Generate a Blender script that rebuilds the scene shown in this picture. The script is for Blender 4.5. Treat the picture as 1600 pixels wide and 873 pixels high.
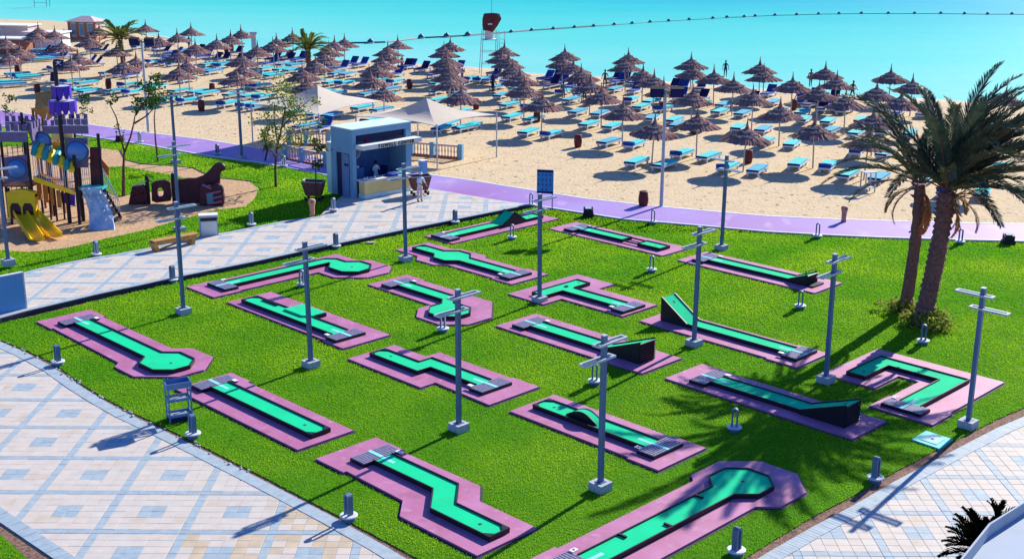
import bpy, math, random
import numpy as np
from mathutils import Vector, Matrix, Quaternion
R_ = math.radians
random.seed(7); RNG = np.random.default_rng(7)
for o in list(bpy.data.objects): bpy.data.objects.remove(o)
SC = bpy.context.scene; COL = SC.collection

# ------------------------------------------------------------ camera, sky, sun, exposure
FPX, PITCH, ROLL, CH = 1966.4, 0.2826, 0.0055, 16.0
_F = Vector((0, math.cos(PITCH), -math.sin(PITCH))); _R = Vector((1, 0, 0)); _U = _R.cross(_F)
CR = _R*math.cos(ROLL) + _U*math.sin(ROLL); CU = -_R*math.sin(ROLL) + _U*math.cos(ROLL)
cd = bpy.data.cameras.new('camera'); cam = bpy.data.objects.new('camera', cd); COL.objects.link(cam)
cam.matrix_world = Matrix(((CR.x, CU.x, -_F.x, 0), (CR.y, CU.y, -_F.y, 0), (CR.z, CU.z, -_F.z, CH), (0, 0, 0, 1)))
cd.sensor_width = 36; cd.lens = FPX/1600*36; cd.clip_end = 20000; cd.clip_start = 0.2
SC.camera = cam
SUN_EL, SUN_AZ = 27.3, 52.0
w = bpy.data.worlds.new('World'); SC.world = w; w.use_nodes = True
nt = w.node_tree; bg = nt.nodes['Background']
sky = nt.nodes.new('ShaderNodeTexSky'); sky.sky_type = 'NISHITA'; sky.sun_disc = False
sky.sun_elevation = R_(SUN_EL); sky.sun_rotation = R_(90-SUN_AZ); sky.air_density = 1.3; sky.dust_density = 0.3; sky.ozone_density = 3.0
tint = nt.nodes.new('ShaderNodeVectorMath'); tint.operation = 'MULTIPLY'; tint.inputs[1].default_value = (0.50, 0.80, 1.55)   # blue tint on the skylight, added to turn the shade bluer
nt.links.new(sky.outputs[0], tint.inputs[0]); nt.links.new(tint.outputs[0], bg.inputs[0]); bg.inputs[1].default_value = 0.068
sl = bpy.data.lights.new('sun', 'SUN'); so = bpy.data.objects.new('sun', sl); COL.objects.link(so)
sl.energy = 5.0; sl.angle = R_(0.5); sl.color = (1.0, 0.93, 0.80)
_d = Vector((-math.cos(R_(SUN_AZ))*math.cos(R_(SUN_EL)), -math.sin(R_(SUN_AZ))*math.cos(R_(SUN_EL)), -math.sin(R_(SUN_EL))))
so.rotation_euler = _d.to_track_quat('-Z', 'Y').to_euler(); so.location = (0, 0, 40)
SC.view_settings.view_transform = 'Standard'; SC.view_settings.look = 'None'
SC.view_settings.exposure = 0.90; SC.view_settings.gamma = 1
SC.render.engine = 'CYCLES'

# ------------------------------------------------------------ helpers
def ray(u, v): return CR*(u-800) - CU*(v-436.5) + _F*FPX
def G(u, v, z=0.0):
    d = ray(u, v); t = (z-CH)/d.z; return (d.x*t, d.y*t)
def V(u, v, Y):
    d = ray(u, v); t = Y/d.y; return (d.x*t, CH+d.z*t)
def PJ(x, y, z=0.0):
    d = Vector((x, y, z-CH)); k = d.dot(_F)
    return (800+FPX*d.dot(CR)/k, 436.5-FPX*d.dot(CU)/k) if k > 0 else (-1e4, -1e4)
def K(x0, y0, s, pts): return [(x0+a/s, y0+b/s) for a, b in pts]

MATS = {}
def mat(name, col, rough=0.8, var=0.15, scale=3.0, col2=None, bump=0.0, bscale=40.0, metal=0.0, spec=0.3, detail=4.0, contrast=None, sheen=0):
    m = bpy.data.materials.new(name); m.use_nodes = True; n = m.node_tree.nodes; L = m.node_tree.links
    p = n['Principled BSDF']; p.inputs['Roughness'].default_value = rough; p.inputs['Metallic'].default_value = metal
    p.inputs['Specular IOR Level'].default_value = spec
    tc = n.new('ShaderNodeTexCoord'); geo = n.new('ShaderNodeNewGeometry')
    no = n.new('ShaderNodeTexNoise'); no.inputs['Scale'].default_value = scale; no.inputs['Detail'].default_value = detail
    L.new(geo.outputs['Position'], no.inputs['Vector'])
    r = n.new('ShaderNodeValToRGB'); L.new(no.outputs['Fac'], r.inputs[0])
    a, b = (contrast or (0.3, 0.7))
    r.color_ramp.elements[0].position = a; r.color_ramp.elements[1].position = b
    c2 = col2 or tuple(min(1, c*(1+var)) for c in col)
    c1 = col if col2 else tuple(c*(1-var) for c in col)
    r.color_ramp.elements[0].color = (*c1, 1); r.color_ramp.elements[1].color = (*c2, 1)
    L.new(r.outputs[0], p.inputs['Base Color'])
    if bump:
        nb = n.new('ShaderNodeTexNoise'); nb.inputs['Scale'].default_value = bscale; nb.inputs['Detail'].default_value = 3
        L.new(geo.outputs['Position'], nb.inputs['Vector'])
        bm = n.new('ShaderNodeBump'); bm.inputs['Strength'].default_value = 1; bm.inputs['Distance'].default_value = bump
        L.new(nb.outputs['Fac'], bm.inputs['Height']); L.new(bm.outputs[0], p.inputs['Normal'])
    MATS[name] = m; return m

class MB:
    def __init__(s): s.v = []; s.f = []
    def add(s, vs, fs):
        k = len(s.v); s.v += [tuple(x) for x in vs]; s.f += [tuple(i+k for i in f) for f in fs]; return s
    def box(s, c, d, rz=0, rx=0, ry=0):
        m = Matrix.Rotation(rz, 3, 'Z') @ Matrix.Rotation(ry, 3, 'Y') @ Matrix.Rotation(rx, 3, 'X'); c = Vector(c)
        vs = [c + m @ Vector((x*d[0]/2, y*d[1]/2, z*d[2]/2)) for x in (-1, 1) for y in (-1, 1) for z in (-1, 1)]
        return s.add(vs, [(0, 1, 3, 2), (4, 6, 7, 5), (0, 4, 5, 1), (2, 3, 7, 6), (0, 2, 6, 4), (1, 5, 7, 3)])
    def bb(s, x0, x1, y0, y1, z0, z1): return s.box(((x0+x1)/2, (y0+y1)/2, (z0+z1)/2), (x1-x0, y1-y0, z1-z0))
    def prism(s, poly, z0, z1):
        P = list(poly); n = len(P)
        a = sum(P[i][0]*P[(i+1) % n][1]-P[(i+1) % n][0]*P[i][1] for i in range(n))
        if a < 0: P.reverse()
        vs = [(x, y, z0) for x, y in P] + [(x, y, z1) for x, y in P]
        return s.add(vs, [tuple(range(n-1, -1, -1)), tuple(range(n, 2*n))] + [(i, (i+1) % n, n+(i+1) % n, n+i) for i in range(n)])
    def tube(s, p0, p1, r0, r1=None, n=8, cap=True):
        r1 = r0 if r1 is None else r1
        p0, p1 = Vector(p0), Vector(p1); d = (p1-p0).normalized()
        a = d.orthogonal().normalized(); b = d.cross(a)
        vs = []
        for p, r in ((p0, r0), (p1, r1)):
            for i in range(n):
                t = 2*math.pi*i/n; vs.append(p + (a*math.cos(t)+b*math.sin(t))*r)
        fs = [(i, (i+1) % n, n+(i+1) % n, n+i) for i in range(n)]
        if cap: fs += [tuple(range(n-1, -1, -1)), tuple(range(n, 2*n))]
        return s.add(vs, fs)
    def path(s, pts, rs, n=8):
        if not hasattr(rs, '__len__'): rs = [rs]*len(pts)
        P = [Vector(p) for p in pts]; k = len(s.v); d0 = None
        a = None
        for i, p in enumerate(P):
            d = (P[min(i+1, len(P)-1)]-P[max(i-1, 0)]).normalized()
            if a is None: a = d.orthogonal().normalized()
            a = (a - d*a.dot(d)).normalized(); b = d.cross(a)
            for j in range(n):
                t = 2*math.pi*j/n; s.v.append(tuple(p+(a*math.cos(t)+b*math.sin(t))*rs[i]))
        for i in range(len(P)-1):
            for j in range(n):
                s.f.append((k+i*n+j, k+i*n+(j+1) % n, k+(i+1)*n+(j+1) % n, k+(i+1)*n+j))
        s.f.append(tuple(k+j for j in range(n-1, -1, -1))); s.f.append(tuple(k+(len(P)-1)*n+j for j in range(n)))
        return s
    def lathe(s, prof, c=(0, 0, 0), n=16, jit=0):
        k = len(s.v)
        for r, z in prof:
            for j in range(n):
                t = 2*math.pi*j/n; q = 1+random.uniform(-jit, jit)
                s.v.append((c[0]+r*q*math.cos(t), c[1]+r*q*math.sin(t), c[2]+z))
        for i in range(len(prof)-1):
            for j in range(n):
                s.f.append((k+i*n+j, k+i*n+(j+1) % n, k+(i+1)*n+(j+1) % n, k+(i+1)*n+j))
        s.f.append(tuple(k+j for j in range(n-1, -1, -1))); s.f.append(tuple(k+(len(prof)-1)*n+j for j in range(n)))
        return s
    def mesh(s, name, m, smooth=False):
        me = bpy.data.meshes.new(name); me.from_pydata(s.v, [], s.f); me.update()
        if m is not None: me.materials.append(MATS[m] if isinstance(m, str) else m)
        if smooth:
            for p in me.polygons: p.use_smooth = True
        return me
    def build(s, name, m, parent=None, smooth=False, **kw):
        return link(name, s.mesh(name, m, smooth), parent, **kw)
def link(name, me, parent=None, loc=None, rz=None, rot=None, **kw):
    o = bpy.data.objects.new(name, me); COL.objects.link(o)
    if parent: o.parent = parent
    if loc is not None: o.location = loc
    if rz is not None: o.rotation_euler = (0, 0, rz)
    if rot is not None: o.rotation_euler = rot
    for k, v in kw.items(): o[k] = v
    return o
def tag(o, label, cat, group=None):
    o['label'] = label; o['category'] = cat
    if group: o['group'] = group
    return o
def thing(name, label, cat, loc=(0, 0, 0), rz=0, group=None):
    o = bpy.data.objects.new(name, None); COL.objects.link(o); o.empty_display_size = 0.2
    o.location = loc if len(loc) == 3 else (*loc, 0); o.rotation_euler = (0, 0, rz)
    return tag(o, label, cat, group)
def dup(root, loc, rz, label=None, skip=()):
    r = root.copy(); COL.objects.link(r); r.location = loc; r.rotation_euler = (0, 0, rz)
    if label: r['label'] = label
    for ch in list(KIDS.get(root.name, root.children)):
        if ch.name.split('.')[0] in skip: continue
        c = ch.copy(); COL.objects.link(c); c.parent = r
        for g in ch.children:
            d = g.copy(); COL.objects.link(d); d.parent = c
    return r
KIDS = {}
def struct(o): o['kind'] = 'structure'; return o
def stuff(o): o['kind'] = 'stuff'; return o
def inpoly(x, y, P):
    x = np.asarray(x); y = np.asarray(y); c = np.zeros(x.shape, bool); n = len(P)
    for i in range(n):
        x0, y0 = P[i]; x1, y1 = P[(i+1) % n]
        t = ((y0 > y) != (y1 > y)) & (x < (x1-x0)*(y-y0)/((y1-y0) if y1 != y0 else 1e-9)+x0)
        c ^= t
    return c
def sheet(name, poly, z, m, z0=None, parent=None):
    b = MB(); b.prism(poly, z-0.3 if z0 is None else z0, z); return b.build(name, m, parent)
def edge_strip(pts, width, side, z0, z1, name, m, parent=None):
    """a band along a polyline, butt-mitred"""
    P = [Vector((*p, 0)) for p in pts]; n = len(P); nr = []
    for i in range(n):
        d = (P[min(i+1, n-1)]-P[max(i-1, 0)]).normalized(); nr.append(Vector((-d.y, d.x, 0))*side)
    out = [(p+q*width) for p, q in zip(P, nr)]
    poly = [(p.x, p.y) for p in P] + [(p.x, p.y) for p in reversed(out)]
    return MB().prism(poly, z0, z1).build(name, m, parent)

# ------------------------------------------------------------ materials
mat('sand', (0.53, 0.41, 0.25), 0.95, scale=0.9, col2=(0.60, 0.475, 0.30), bump=0.07, bscale=5.0, spec=0.1, detail=8)
def specks(name, scale, col, lo, hi, sy=1.0):
    m = MATS[name]; n = m.node_tree.nodes; L = m.node_tree.links; p = n['Principled BSDF']; src = p.inputs['Base Color'].links[0].from_socket
    g = n.new('ShaderNodeNewGeometry'); mp = n.new('ShaderNodeMapping'); mp.inputs['Scale'].default_value = (1, sy, 1); no = n.new('ShaderNodeTexNoise'); no.inputs['Scale'].default_value = scale; no.inputs['Detail'].default_value = 3
    L.new(g.outputs['Position'], mp.inputs[0]); L.new(mp.outputs[0], no.inputs['Vector']); r = n.new('ShaderNodeMapRange'); r.inputs['From Min'].default_value = lo; r.inputs['From Max'].default_value = hi; L.new(no.outputs['Fac'], r.inputs[0])
    mx = n.new('ShaderNodeMix'); mx.data_type = 'RGBA'; L.new(r.outputs[0], mx.inputs[0]); L.new(src, mx.inputs[6]); mx.inputs[7].default_value = (*col, 1); L.new(mx.outputs[2], p.inputs['Base Color'])
specks('sand', 2.6, (0.20, 0.14, 0.08), .60, .72, .6)  # dark specks put the shade of footprints into the sand colour
mat('sand_wet', (0.30, 0.25, 0.20), 0.5, 0.1, scale=0.8); mat('foam', (0.62, 0.74, 0.74), 0.8, 0.1, scale=3)
mat('mulch', (0.34, 0.20, 0.11), 0.95, scale=9, col2=(0.62, 0.42, 0.24), bump=0.03, bscale=18, spec=0.1)
mat('soil', (0.07, 0.035, 0.03), 0.95, scale=12, col2=(0.30, 0.17, 0.12), bump=0.02, bscale=25)
mat('path', (0.27, 0.115, 0.36), 0.6, scale=0.12, col2=(0.31, 0.22, 0.52), bump=0.002, bscale=60, spec=0.35, detail=8)  # second tone paints a lilac sky sheen into the purple coating
mat('kerb_white', (0.55, 0.58, 0.62), 0.7, 0.1, scale=5)
mat('kerb_dark', (0.025, 0.025, 0.05), 0.8, 0.3, scale=5)
mat('mortar', (0.43, 0.41, 0.38), 0.9, 0.1, scale=9)
for i, c in enumerate([(0.48, 0.435, 0.385), (0.495, 0.44, 0.38), (0.47, 0.435, 0.39), (0.49, 0.445, 0.395)]):
    mat('paver_%d' % i, c, 0.75, scale=2.2, col2=tuple(x*1.13 for x in c), detail=8)
mat('paver_warm', (0.47, 0.38, 0.27), 0.75, 0.12, scale=2.2)
mat('paver_blue', (0.285, 0.365, 0.415), 0.7, 0.12, scale=4)
mat('paver_blue_b', (0.315, 0.385, 0.425), 0.7, 0.12, scale=4)
mat('lawn_base', (0.045, 0.16, 0.004), 0.95, scale=0.6, col2=(0.08, 0.22, 0.006), spec=0.05, detail=8)
mat('grass', (0.13, 0.40, 0.012), 0.75, scale=0.22, col2=(0.34, 0.56, 0.02), spec=0.08, detail=12, contrast=(0.38, 0.68))
mat('pad', (0.35, 0.095, 0.205), 0.62, scale=.7, col2=(0.45, 0.16, 0.32), spec=0.4, detail=8, bump=0.002, bscale=90)
mat('felt', (0.0, 0.58, 0.26), 0.9, 0.06, scale=1.2, spec=0.1)
mat('felt_pale', (0.22, 0.62, 0.62), 0.9, 0.06, scale=2)
mat('steel_black', (0.012, 0.009, 0.016), 0.5, 0.3, scale=8)
mat('slat', (0.20, 0.19, 0.30), 0.6, 0.25, scale=14)
mat('white_card', (0.75, 0.78, 0.8), 0.6, 0.05)
mat('ink', (0.01, 0.01, 0.02), 0.8, 0.05)
mat('pole', (0.085, 0.15, 0.26), 0.5, 0.1, scale=2)
mat('pole_light', (0.42, 0.47, 0.52), 0.45, 0.1, scale=4, metal=0.1)
mat('concrete', (0.38, 0.40, 0.46), 0.85, 0.15, scale=9, bump=0.002)
mat('thatch', (0.17, 0.085, 0.085), 0.95, scale=6, col2=(0.36, 0.21, 0.18), bump=0.02, bscale=30, spec=0.05)
mat('thatch_pale', (0.62, 0.52, 0.44), 0.95, 0.2, scale=7, bump=0.01, bscale=30, spec=0.05)
mat('umbrella_pole', (0.44, 0.40, 0.36), 0.8, 0.15, scale=5)
mat('lounger_frame', (0.62, 0.66, 0.74), 0.6, 0.06, scale=4)
mat('turquoise', (0.02, 0.50, 0.56), 0.85, 0.12, scale=2, bump=0.006, bscale=8)
mat('turquoise_b', (0.03, 0.33, 0.50), 0.85, 0.12, scale=2)
mat('royal', (0.010, 0.06, 0.33), 0.85, 0.2, scale=3)
mat('navy', (0.008, 0.012, 0.10), 0.85, 0.2, scale=3)
mat('bin_brown', (0.13, 0.022, 0.022), 0.7, 0.25, scale=9)
mat('terracotta', (0.50, 0.24, 0.16), 0.8, 0.15, scale=8)
mat('kiosk_wall', (0.17, 0.34, 0.50), 0.8, 0.05, scale=2)
mat('kiosk_dark', (0.012, 0.015, 0.07), 0.7, 0.1)
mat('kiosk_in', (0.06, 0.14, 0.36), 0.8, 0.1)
mat('kiosk_roof', (0.50, 0.66, 0.66), 0.8, 0.06, scale=2)
mat('counter', (0.74, 0.56, 0.22), 0.7, 0.06, scale=3)
mat('offwhite', (0.66, 0.67, 0.62), 0.7, 0.06, scale=3)
mat('canvas', (0.74, 0.67, 0.56), 0.85, 0.03, scale=1.2, bump=0.004, bscale=3)
mat('wood', (0.46, 0.24, 0.07), 0.7, 0.2, scale=5)
mat('wood_brown', (0.30, 0.11, 0.035), 0.75, 0.2, scale=5)
mat('wood_orange', (0.55, 0.25, 0.06), 0.7, 0.15, scale=4)
mat('play_purple', (0.13, 0.11, 0.24), 0.55, 0.12, scale=3)
mat('play_violet', (0.06, 0.02, 0.42), 0.5, 0.1, scale=3)
mat('play_black', (0.012, 0.009, 0.022), 0.45, 0.2, scale=4)
mat('play_yellow', (1.0, 0.60, 0.004), 0.35, 0.08, scale=3, spec=0.5)
mat('play_orange', (0.80, 0.34, 0.02), 0.4, 0.1, scale=3)
mat('play_teal', (0.03, 0.33, 0.36), 0.45, 0.1, scale=3)
mat('play_blue', (0.05, 0.19, 0.50), 0.25, 0.1, scale=3, spec=0.6)
mat('play_rock', (0.19, 0.34, 0.56), 0.8, scale=2.0, col2=(0.50, 0.62, 0.72), bump=0.03, bscale=6)
mat('play_maroon', (0.085, 0.018, 0.030), 0.55, 0.25, scale=3)
mat('play_rail', (0.55, 0.55, 0.66), 0.4, 0.06)
mat('bark', (0.115, 0.055, 0.045), 0.95, 0.35, scale=14, bump=0.02, bscale=20)
mat('bark_palm', (0.19, 0.085, 0.075), 0.95, 0.35, scale=9, bump=0.03, bscale=16)
mat('leaf', (0.06, 0.13, 0.015), 0.7, scale=2.5, col2=(0.24, 0.29, 0.05), spec=0.2)
mat('leaf_dark', (0.015, 0.06, 0.012), 0.7, scale=2.5, col2=(0.05, 0.14, 0.02), spec=0.2)
mat('shrub', (0.13, 0.20, 0.02), 0.7, scale=7, col2=(0.42, 0.42, 0.06), spec=0.2)
mat('frond', (0.028, 0.062, 0.045), 0.6, scale=1.6, col2=(0.10, 0.135, 0.08), spec=0.35)
mat('frond_b', (0.09, 0.085, 0.045), 0.6, scale=1.6, col2=(0.22, 0.18, 0.09), spec=0.3)
mat('frond_dead', (0.30, 0.105, 0.03), 0.8, scale=3, col2=(0.44, 0.20, 0.07), spec=0.2)
mat('frond_far', (0.05, 0.11, 0.03), 0.7, scale=1.2, col2=(0.30, 0.33, 0.04), spec=0.2)
mat('black_leaf', (0.003, 0.004, 0.003), 0.95, 0.3, scale=5, spec=0.0)
mat('skin', (0.20, 0.085, 0.055), 0.6, 0.08)
mat('skin_dark', (0.06, 0.025, 0.02), 0.6, 0.08)
mat('shirt', (0.60, 0.68, 0.76), 0.8, 0.06, scale=8)
mat('trouser', (0.58, 0.46, 0.50), 0.8, 0.08, scale=8)
mat('hair', (0.01, 0.008, 0.008), 0.7, 0.2)
mat('wicker', (0.13, 0.045, 0.04), 0.8, scale=30, col2=(0.25, 0.09, 0.07), bump=0.01, bscale=30)
mat('teal_cover', (0.03, 0.50, 0.48), 0.6, 0.08)
mat('grey_cover', (0.22, 0.47, 0.52), 0.6, 0.08)
mat('rack_blue', (0.12, 0.22, 0.42), 0.5, 0.1)
mat('panel_blue', (0.11, 0.30, 0.58), 0.6, 0.05, scale=1.2)
mat('sign_blue', (0.05, 0.22, 0.55), 0.5, 0.05)
mat('parapet', (0.34, 0.40, 0.48), 0.85, 0.04, scale=2)
mat('brick', (0.32, 0.12, 0.08), 0.85, 0.2, scale=6)
mat('plaster_pink', (0.55, 0.42, 0.42), 0.85, 0.08, scale=2)
mat('glass_blue', (0.10, 0.20, 0.30), 0.15, 0.1, spec=0.6)
mat('red_cloth', (0.5, 0.02, 0.015), 0.7, 0.1)
mat('buoy_dark', (0.03, 0.09, 0.14), 0.6, 0.2)
mat('stone_pale', (0.38, 0.35, 0.34), 0.9, 0.2, scale=12)

def translucent(name, amt):
    m = MATS[name]; n = m.node_tree.nodes; L = m.node_tree.links; p = n['Principled BSDF']; out = n['Material Output']
    t = n.new('ShaderNodeBsdfTranslucent'); mx = n.new('ShaderNodeMixShader'); mx.inputs[0].default_value = amt
    src = p.inputs['Base Color'].links[0].from_socket; L.new(src, t.inputs[0]); L.new(p.outputs[0], mx.inputs[1]); L.new(t.outputs[0], mx.inputs[2]); L.new(mx.outputs[0], out.inputs[0])
translucent('grass', .5); translucent('leaf', .35); translucent('leaf_dark', .35); translucent('shrub', .35); translucent('frond', .15); translucent('frond_far', .3); translucent('canvas', .35)
specks('path', .9, (0.42, 0.30, 0.50), .58, .80, .5); specks('pad', 3.5, (0.50, 0.26, 0.36), .58, .85); specks('pad', 1.3, (0.28, 0.08, 0.15), .58, .8); specks('felt', 1.7, (0.02, 0.46, 0.22), .52, .80); specks('paver_0', 1.1, (0.44, 0.33, 0.21), .56, .80); specks('paver_1', 1.1, (0.44, 0.33, 0.21), .56, .80); specks('paver_3', .7, (0.42, 0.33, 0.22), .58, .80)
specks('grass', .5, (0.30, 0.40, 0.03), .62, .85); specks('grass', 4.0, (0.06, 0.25, 0.002), .54, .74)
# sea: pale over the shallow sand, deeper and bluer away from the shore
SHORE = [(-150, 214), (-95, 193), (-78, 186.5), (-60, 182), (-50, 172), (-42, 161), (-34, 151), (-25, 145), (-14.5, 142), (-4, 136.5), (1, 132), (8, 129.5),
         (12.5, 127), (18, 123.5), (24, 120), (31, 116.5), (36, 114.5), (45, 111), (70, 101), (160, 70)]
def sea_material():
    m = bpy.data.materials.new('sea'); m.use_nodes = True; n = m.node_tree.nodes; L = m.node_tree.links
    p = n['Principled BSDF']; p.inputs['Roughness'].default_value = 0.5; p.inputs['Specular IOR Level'].default_value = 0.03
    geo = n.new('ShaderNodeNewGeometry'); sx = n.new('ShaderNodeSeparateXYZ'); L.new(geo.outputs['Position'], sx.inputs[0])
    # distance from the general shore line (y + 0.62 x = 133 on the right side)
    ad = n.new('ShaderNodeMath'); ad.operation = 'MULTIPLY_ADD'; ad.inputs[1].default_value = 0.70
    L.new(sx.outputs['X'], ad.inputs[0]); L.new(sx.outputs['Y'], ad.inputs[2])
    no = n.new('ShaderNodeTexNoise'); no.inputs['Scale'].default_value = 0.035; no.inputs['Detail'].default_value = 6
    mp = n.new('ShaderNodeMapping'); mp.inputs['Scale'].default_value = (0.5, 1.6, 1); L.new(geo.outputs['Position'], mp.inputs[0]); L.new(mp.outputs[0], no.inputs['Vector'])
    a2 = n.new('ShaderNodeMath'); a2.operation = 'MULTIPLY_ADD'; a2.inputs[1].default_value = 60.0
    L.new(no.outputs['Fac'], a2.inputs[0]); L.new(ad.outputs[0], a2.inputs[2])
    mr = n.new('ShaderNodeMapRange'); mr.inputs['From Min'].default_value = 155; mr.inputs['From Max'].default_value = 330; L.new(a2.outputs[0], mr.inputs[0])
    r = n.new('ShaderNodeValToRGB'); L.new(mr.outputs[0], r.inputs[0]); e = r.color_ramp.elements
    e[0].position = 0.0; e[0].color = (0.20, 0.57, 0.52, 1); e[1].position = 1.0; e[1].color = (0.0, 0.36, 0.44, 1)
    x = e.new(0.35); x.color = (0.08, 0.53, 0.47, 1); x = e.new(0.7); x.color = (0.02, 0.45, 0.44, 1)
    L.new(r.outputs[0], p.inputs['Base Color'])
    n2 = n.new('ShaderNodeTexNoise'); n2.inputs['Scale'].default_value = 1.1; n2.inputs['Detail'].default_value = 5
    mp2 = n.new('ShaderNodeMapping'); mp2.inputs['Scale'].default_value = (0.5, 1.5, 1); L.new(geo.outputs['Position'], mp2.inputs[0]); L.new(mp2.outputs[0], n2.inputs['Vector'])
    bm = n.new('ShaderNodeBump'); bm.inputs['Distance'].default_value = 0.12; bm.inputs['Strength'].default_value = 0.6
    L.new(n2.outputs['Fac'], bm.inputs['Height']); L.new(bm.outputs[0], p.inputs['Normal'])
    MATS['sea'] = m
sea_material()

# ------------------------------------------------------------ ground, sea, beach
b = MB(); b.add([(-3000, -300, -0.9), (3000, -300, -0.9), (3000, 7000, -0.9), (-3000, 7000, -0.9)], [(0, 1, 2, 3)])
struct(b.build('seabed', 'sand_wet'))
b = MB(); b.add([(-3000, 60, -0.22), (3000, 60, -0.22), (3000, 7000, -0.22), (-3000, 7000, -0.22)], [(0, 1, 2, 3)])
sea = struct(b.build('sea', 'sea'))
def beach():
    b = MB(); rows = []
    offs = [(-2.5, 0.0), (0, -0.07), (2.5, -0.24), (7, -0.7)]
    n = len(SHORE)
    def nrm(i):
        a = Vector(SHORE[max(i-1, 0)]); c = Vector(SHORE[min(i+1, n-1)]); d = (c-a).normalized(); return Vector((-d.y, d.x))
    top = [(-300, 15)] + [(SHORE[i][0], 15) for i in range(n)]
    for i in range(n):
        p = Vector(SHORE[i]); q = nrm(i)
        col = [(p.x, -40, -0.06), (p.x, 60, -0.06), (p.x, 64, 0.0)] + [((p+q*o).x, (p+q*o).y, z) for o, z in offs]
        rows.append(col)
    m = len(rows[0])
    for c in rows: b.v += c
    for i in range(n-1):
        for j in range(m-1):
            b.f.append((i*m+j, (i+1)*m+j, (i+1)*m+j+1, i*m+j+1))
    o = b.build('beach', 'sand', smooth=False); return o
struct(beach())
def shore_band(o0, o1, z0, z1, name, m, jit=0):
    b = MB(); n = len(SHORE); r = random.Random(3); P = []
    for i in range(n-1):
        for k in range(6): P.append(Vector(SHORE[i]).lerp(Vector(SHORE[i+1]), k/6))
    P.append(Vector(SHORE[-1])); n = len(P)
    for i, p in enumerate(P):
        d = (P[min(i+1, n-1)]-P[max(i-1, 0)]).normalized(); q = Vector((-d.y, d.x)); j = r.uniform(-jit, jit); a = p+q*(o0+j); c = p+q*(o1+j*.6+r.uniform(-jit, jit)*.5); b.v += [(a.x, a.y, z0), (c.x, c.y, z1)]
    b.f = [(2*i, 2*i+2, 2*i+3, 2*i+1) for i in range(n-1)]; return b.build(name, m)
struct(shore_band(-2.2, 2.5, -0.004, -0.225, 'wet_sand', 'sand_wet', .25)); struct(shore_band(2.0, 2.45, -0.212, -0.214, 'foam_line', 'foam', .35))
# the spit of sand in front of the far pavilion, left
struct(MB().prism([(-160, 190), (-62, 176), (-52, 180), (-70, 195), (-100, 205), (-160, 220)], -0.6, -0.03).build('sand_spit', 'sand'))

# ------------------------------------------------------------ lawns and paths (outlines in metres come from pixel points on the ground)
LAWN = [G(-60, 520), G(0, 505), G(40, 497), G(150, 470), G(290, 438), G(400, 415), G(520, 388), G(632, 363.5), G(720, 346), G(800, 329.5), G(832, 322.8)]
LAWN_FAR = [G(838, 322.8), G(876, 329), G(976, 344.5), G(1100, 355), G(1200, 364), G(1290, 369), G(1376, 373), G(1500, 376.5), G(1600, 379), G(1800, 381)]
LAWN_RIGHT = [G(1760, 560), G(1600, 636), G(1560, 653), G(1519, 674), G(1450, 709), G(1400, 735), G(1331, 775), G(1270, 806), G(1200, 848), G(1157, 875), G(1060, 935)]
LAWN_LEFT = [G(760, 935), G(656, 873), G(600, 843), G(525, 803), G(462, 770), G(400, 738), G(320, 698), G(250, 663), G(200, 640), G(164, 621), G(131, 601), G(83, 566), G(40, 546), G(0, 530), G(-60, 505)]
LAWN_POLY = LAWN[1:] + LAWN_FAR + LAWN_RIGHT + LAWN_LEFT[:-1]
lawn = struct(sheet('lawn', LAWN_POLY, 0.0, 'lawn_base', -0.35))
def grown(P, d):
    out = []; n = len(P)
    a = sum(P[i][0]*P[(i+1) % n][1]-P[(i+1) % n][0]*P[i][1] for i in range(n)); s = 1 if a > 0 else -1
    for i in range(n):
        p = Vector(P[i]); e0 = (p-Vector(P[i-1])).normalized(); e1 = (Vector(P[(i+1) % n])-p).normalized()
        n0 = Vector((e0.y, -e0.x))*s; n1 = Vector((e1.y, -e1.x))*s; q = (n0+n1)
        q = q/max(q.length_squared/2, 0.5) if q.length > 1e-6 else n0
        out.append((p.x+q.x*d, p.y+q.y*d))
    return out
soil = struct(sheet('soil_edge', grown(LAWN_POLY, 0.42), -0.03, 'soil', -0.34))

me_st = [MB().lathe([(.05, -.02), (.07, .02), (.05, .06), (.01, .075)], (0, 0, 0), 7, .3).mesh('pale_stone', 'stone_pale') for k in range(3)]
SL = [Vector(G(u, v)) for u, v in ((0, 531), (40, 548), (83, 569), (131, 603), (164, 623), (200, 643), (250, 666), (320, 701), (400, 741))]
for k in range(60):
    i = random.randrange(len(SL)-1) if k < 60 else random.randrange(3); p = SL[i].lerp(SL[i+1], random.random()); s_ = random.uniform(.4, .95)
    link('pale_stone', random.choice(me_st), soil, (p.x+random.uniform(-.12, .1), p.y+random.uniform(-.15, .08), -.02), random.uniform(0, 6)).scale = (s_, s_, s_)
# ------------------------------------------------------------ paving
GX, GY, CS = -0.8453*16, 2.3588*16, 2.366
T_ = 0.353
def in_view(x, y, m=140):
    u, v = PJ(x, y); return -m < u < 1600+m and -m < v < 873+m
tile_me = {}
def tile_mesh(m, sx, sy):
    k = (m, sx, sy)
    if k not in tile_me:
        b = MB(); h = 0.05; e = 0.003
        x, y = sx/2, sy/2
        b.add([(-x, -y, -h), (x, -y, -h), (x, y, -h), (-x, y, -h), (-x, -y, -e), (x, -y, -e), (x, y, -e), (-x, y, -e), (-x+e, -y+e, 0), (x-e, -y+e, 0), (x-e, y-e, 0), (-x+e, y-e, 0)],
              [(0, 1, 5, 4), (1, 2, 6, 5), (2, 3, 7, 6), (3, 0, 4, 7), (4, 5, 9, 8), (5, 6, 10, 9), (6, 7, 11, 10), (7, 4, 8, 11), (8, 9, 10, 11)])
        tile_me[k] = b.mesh('paver', m)
    return tile_me[k]
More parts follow.
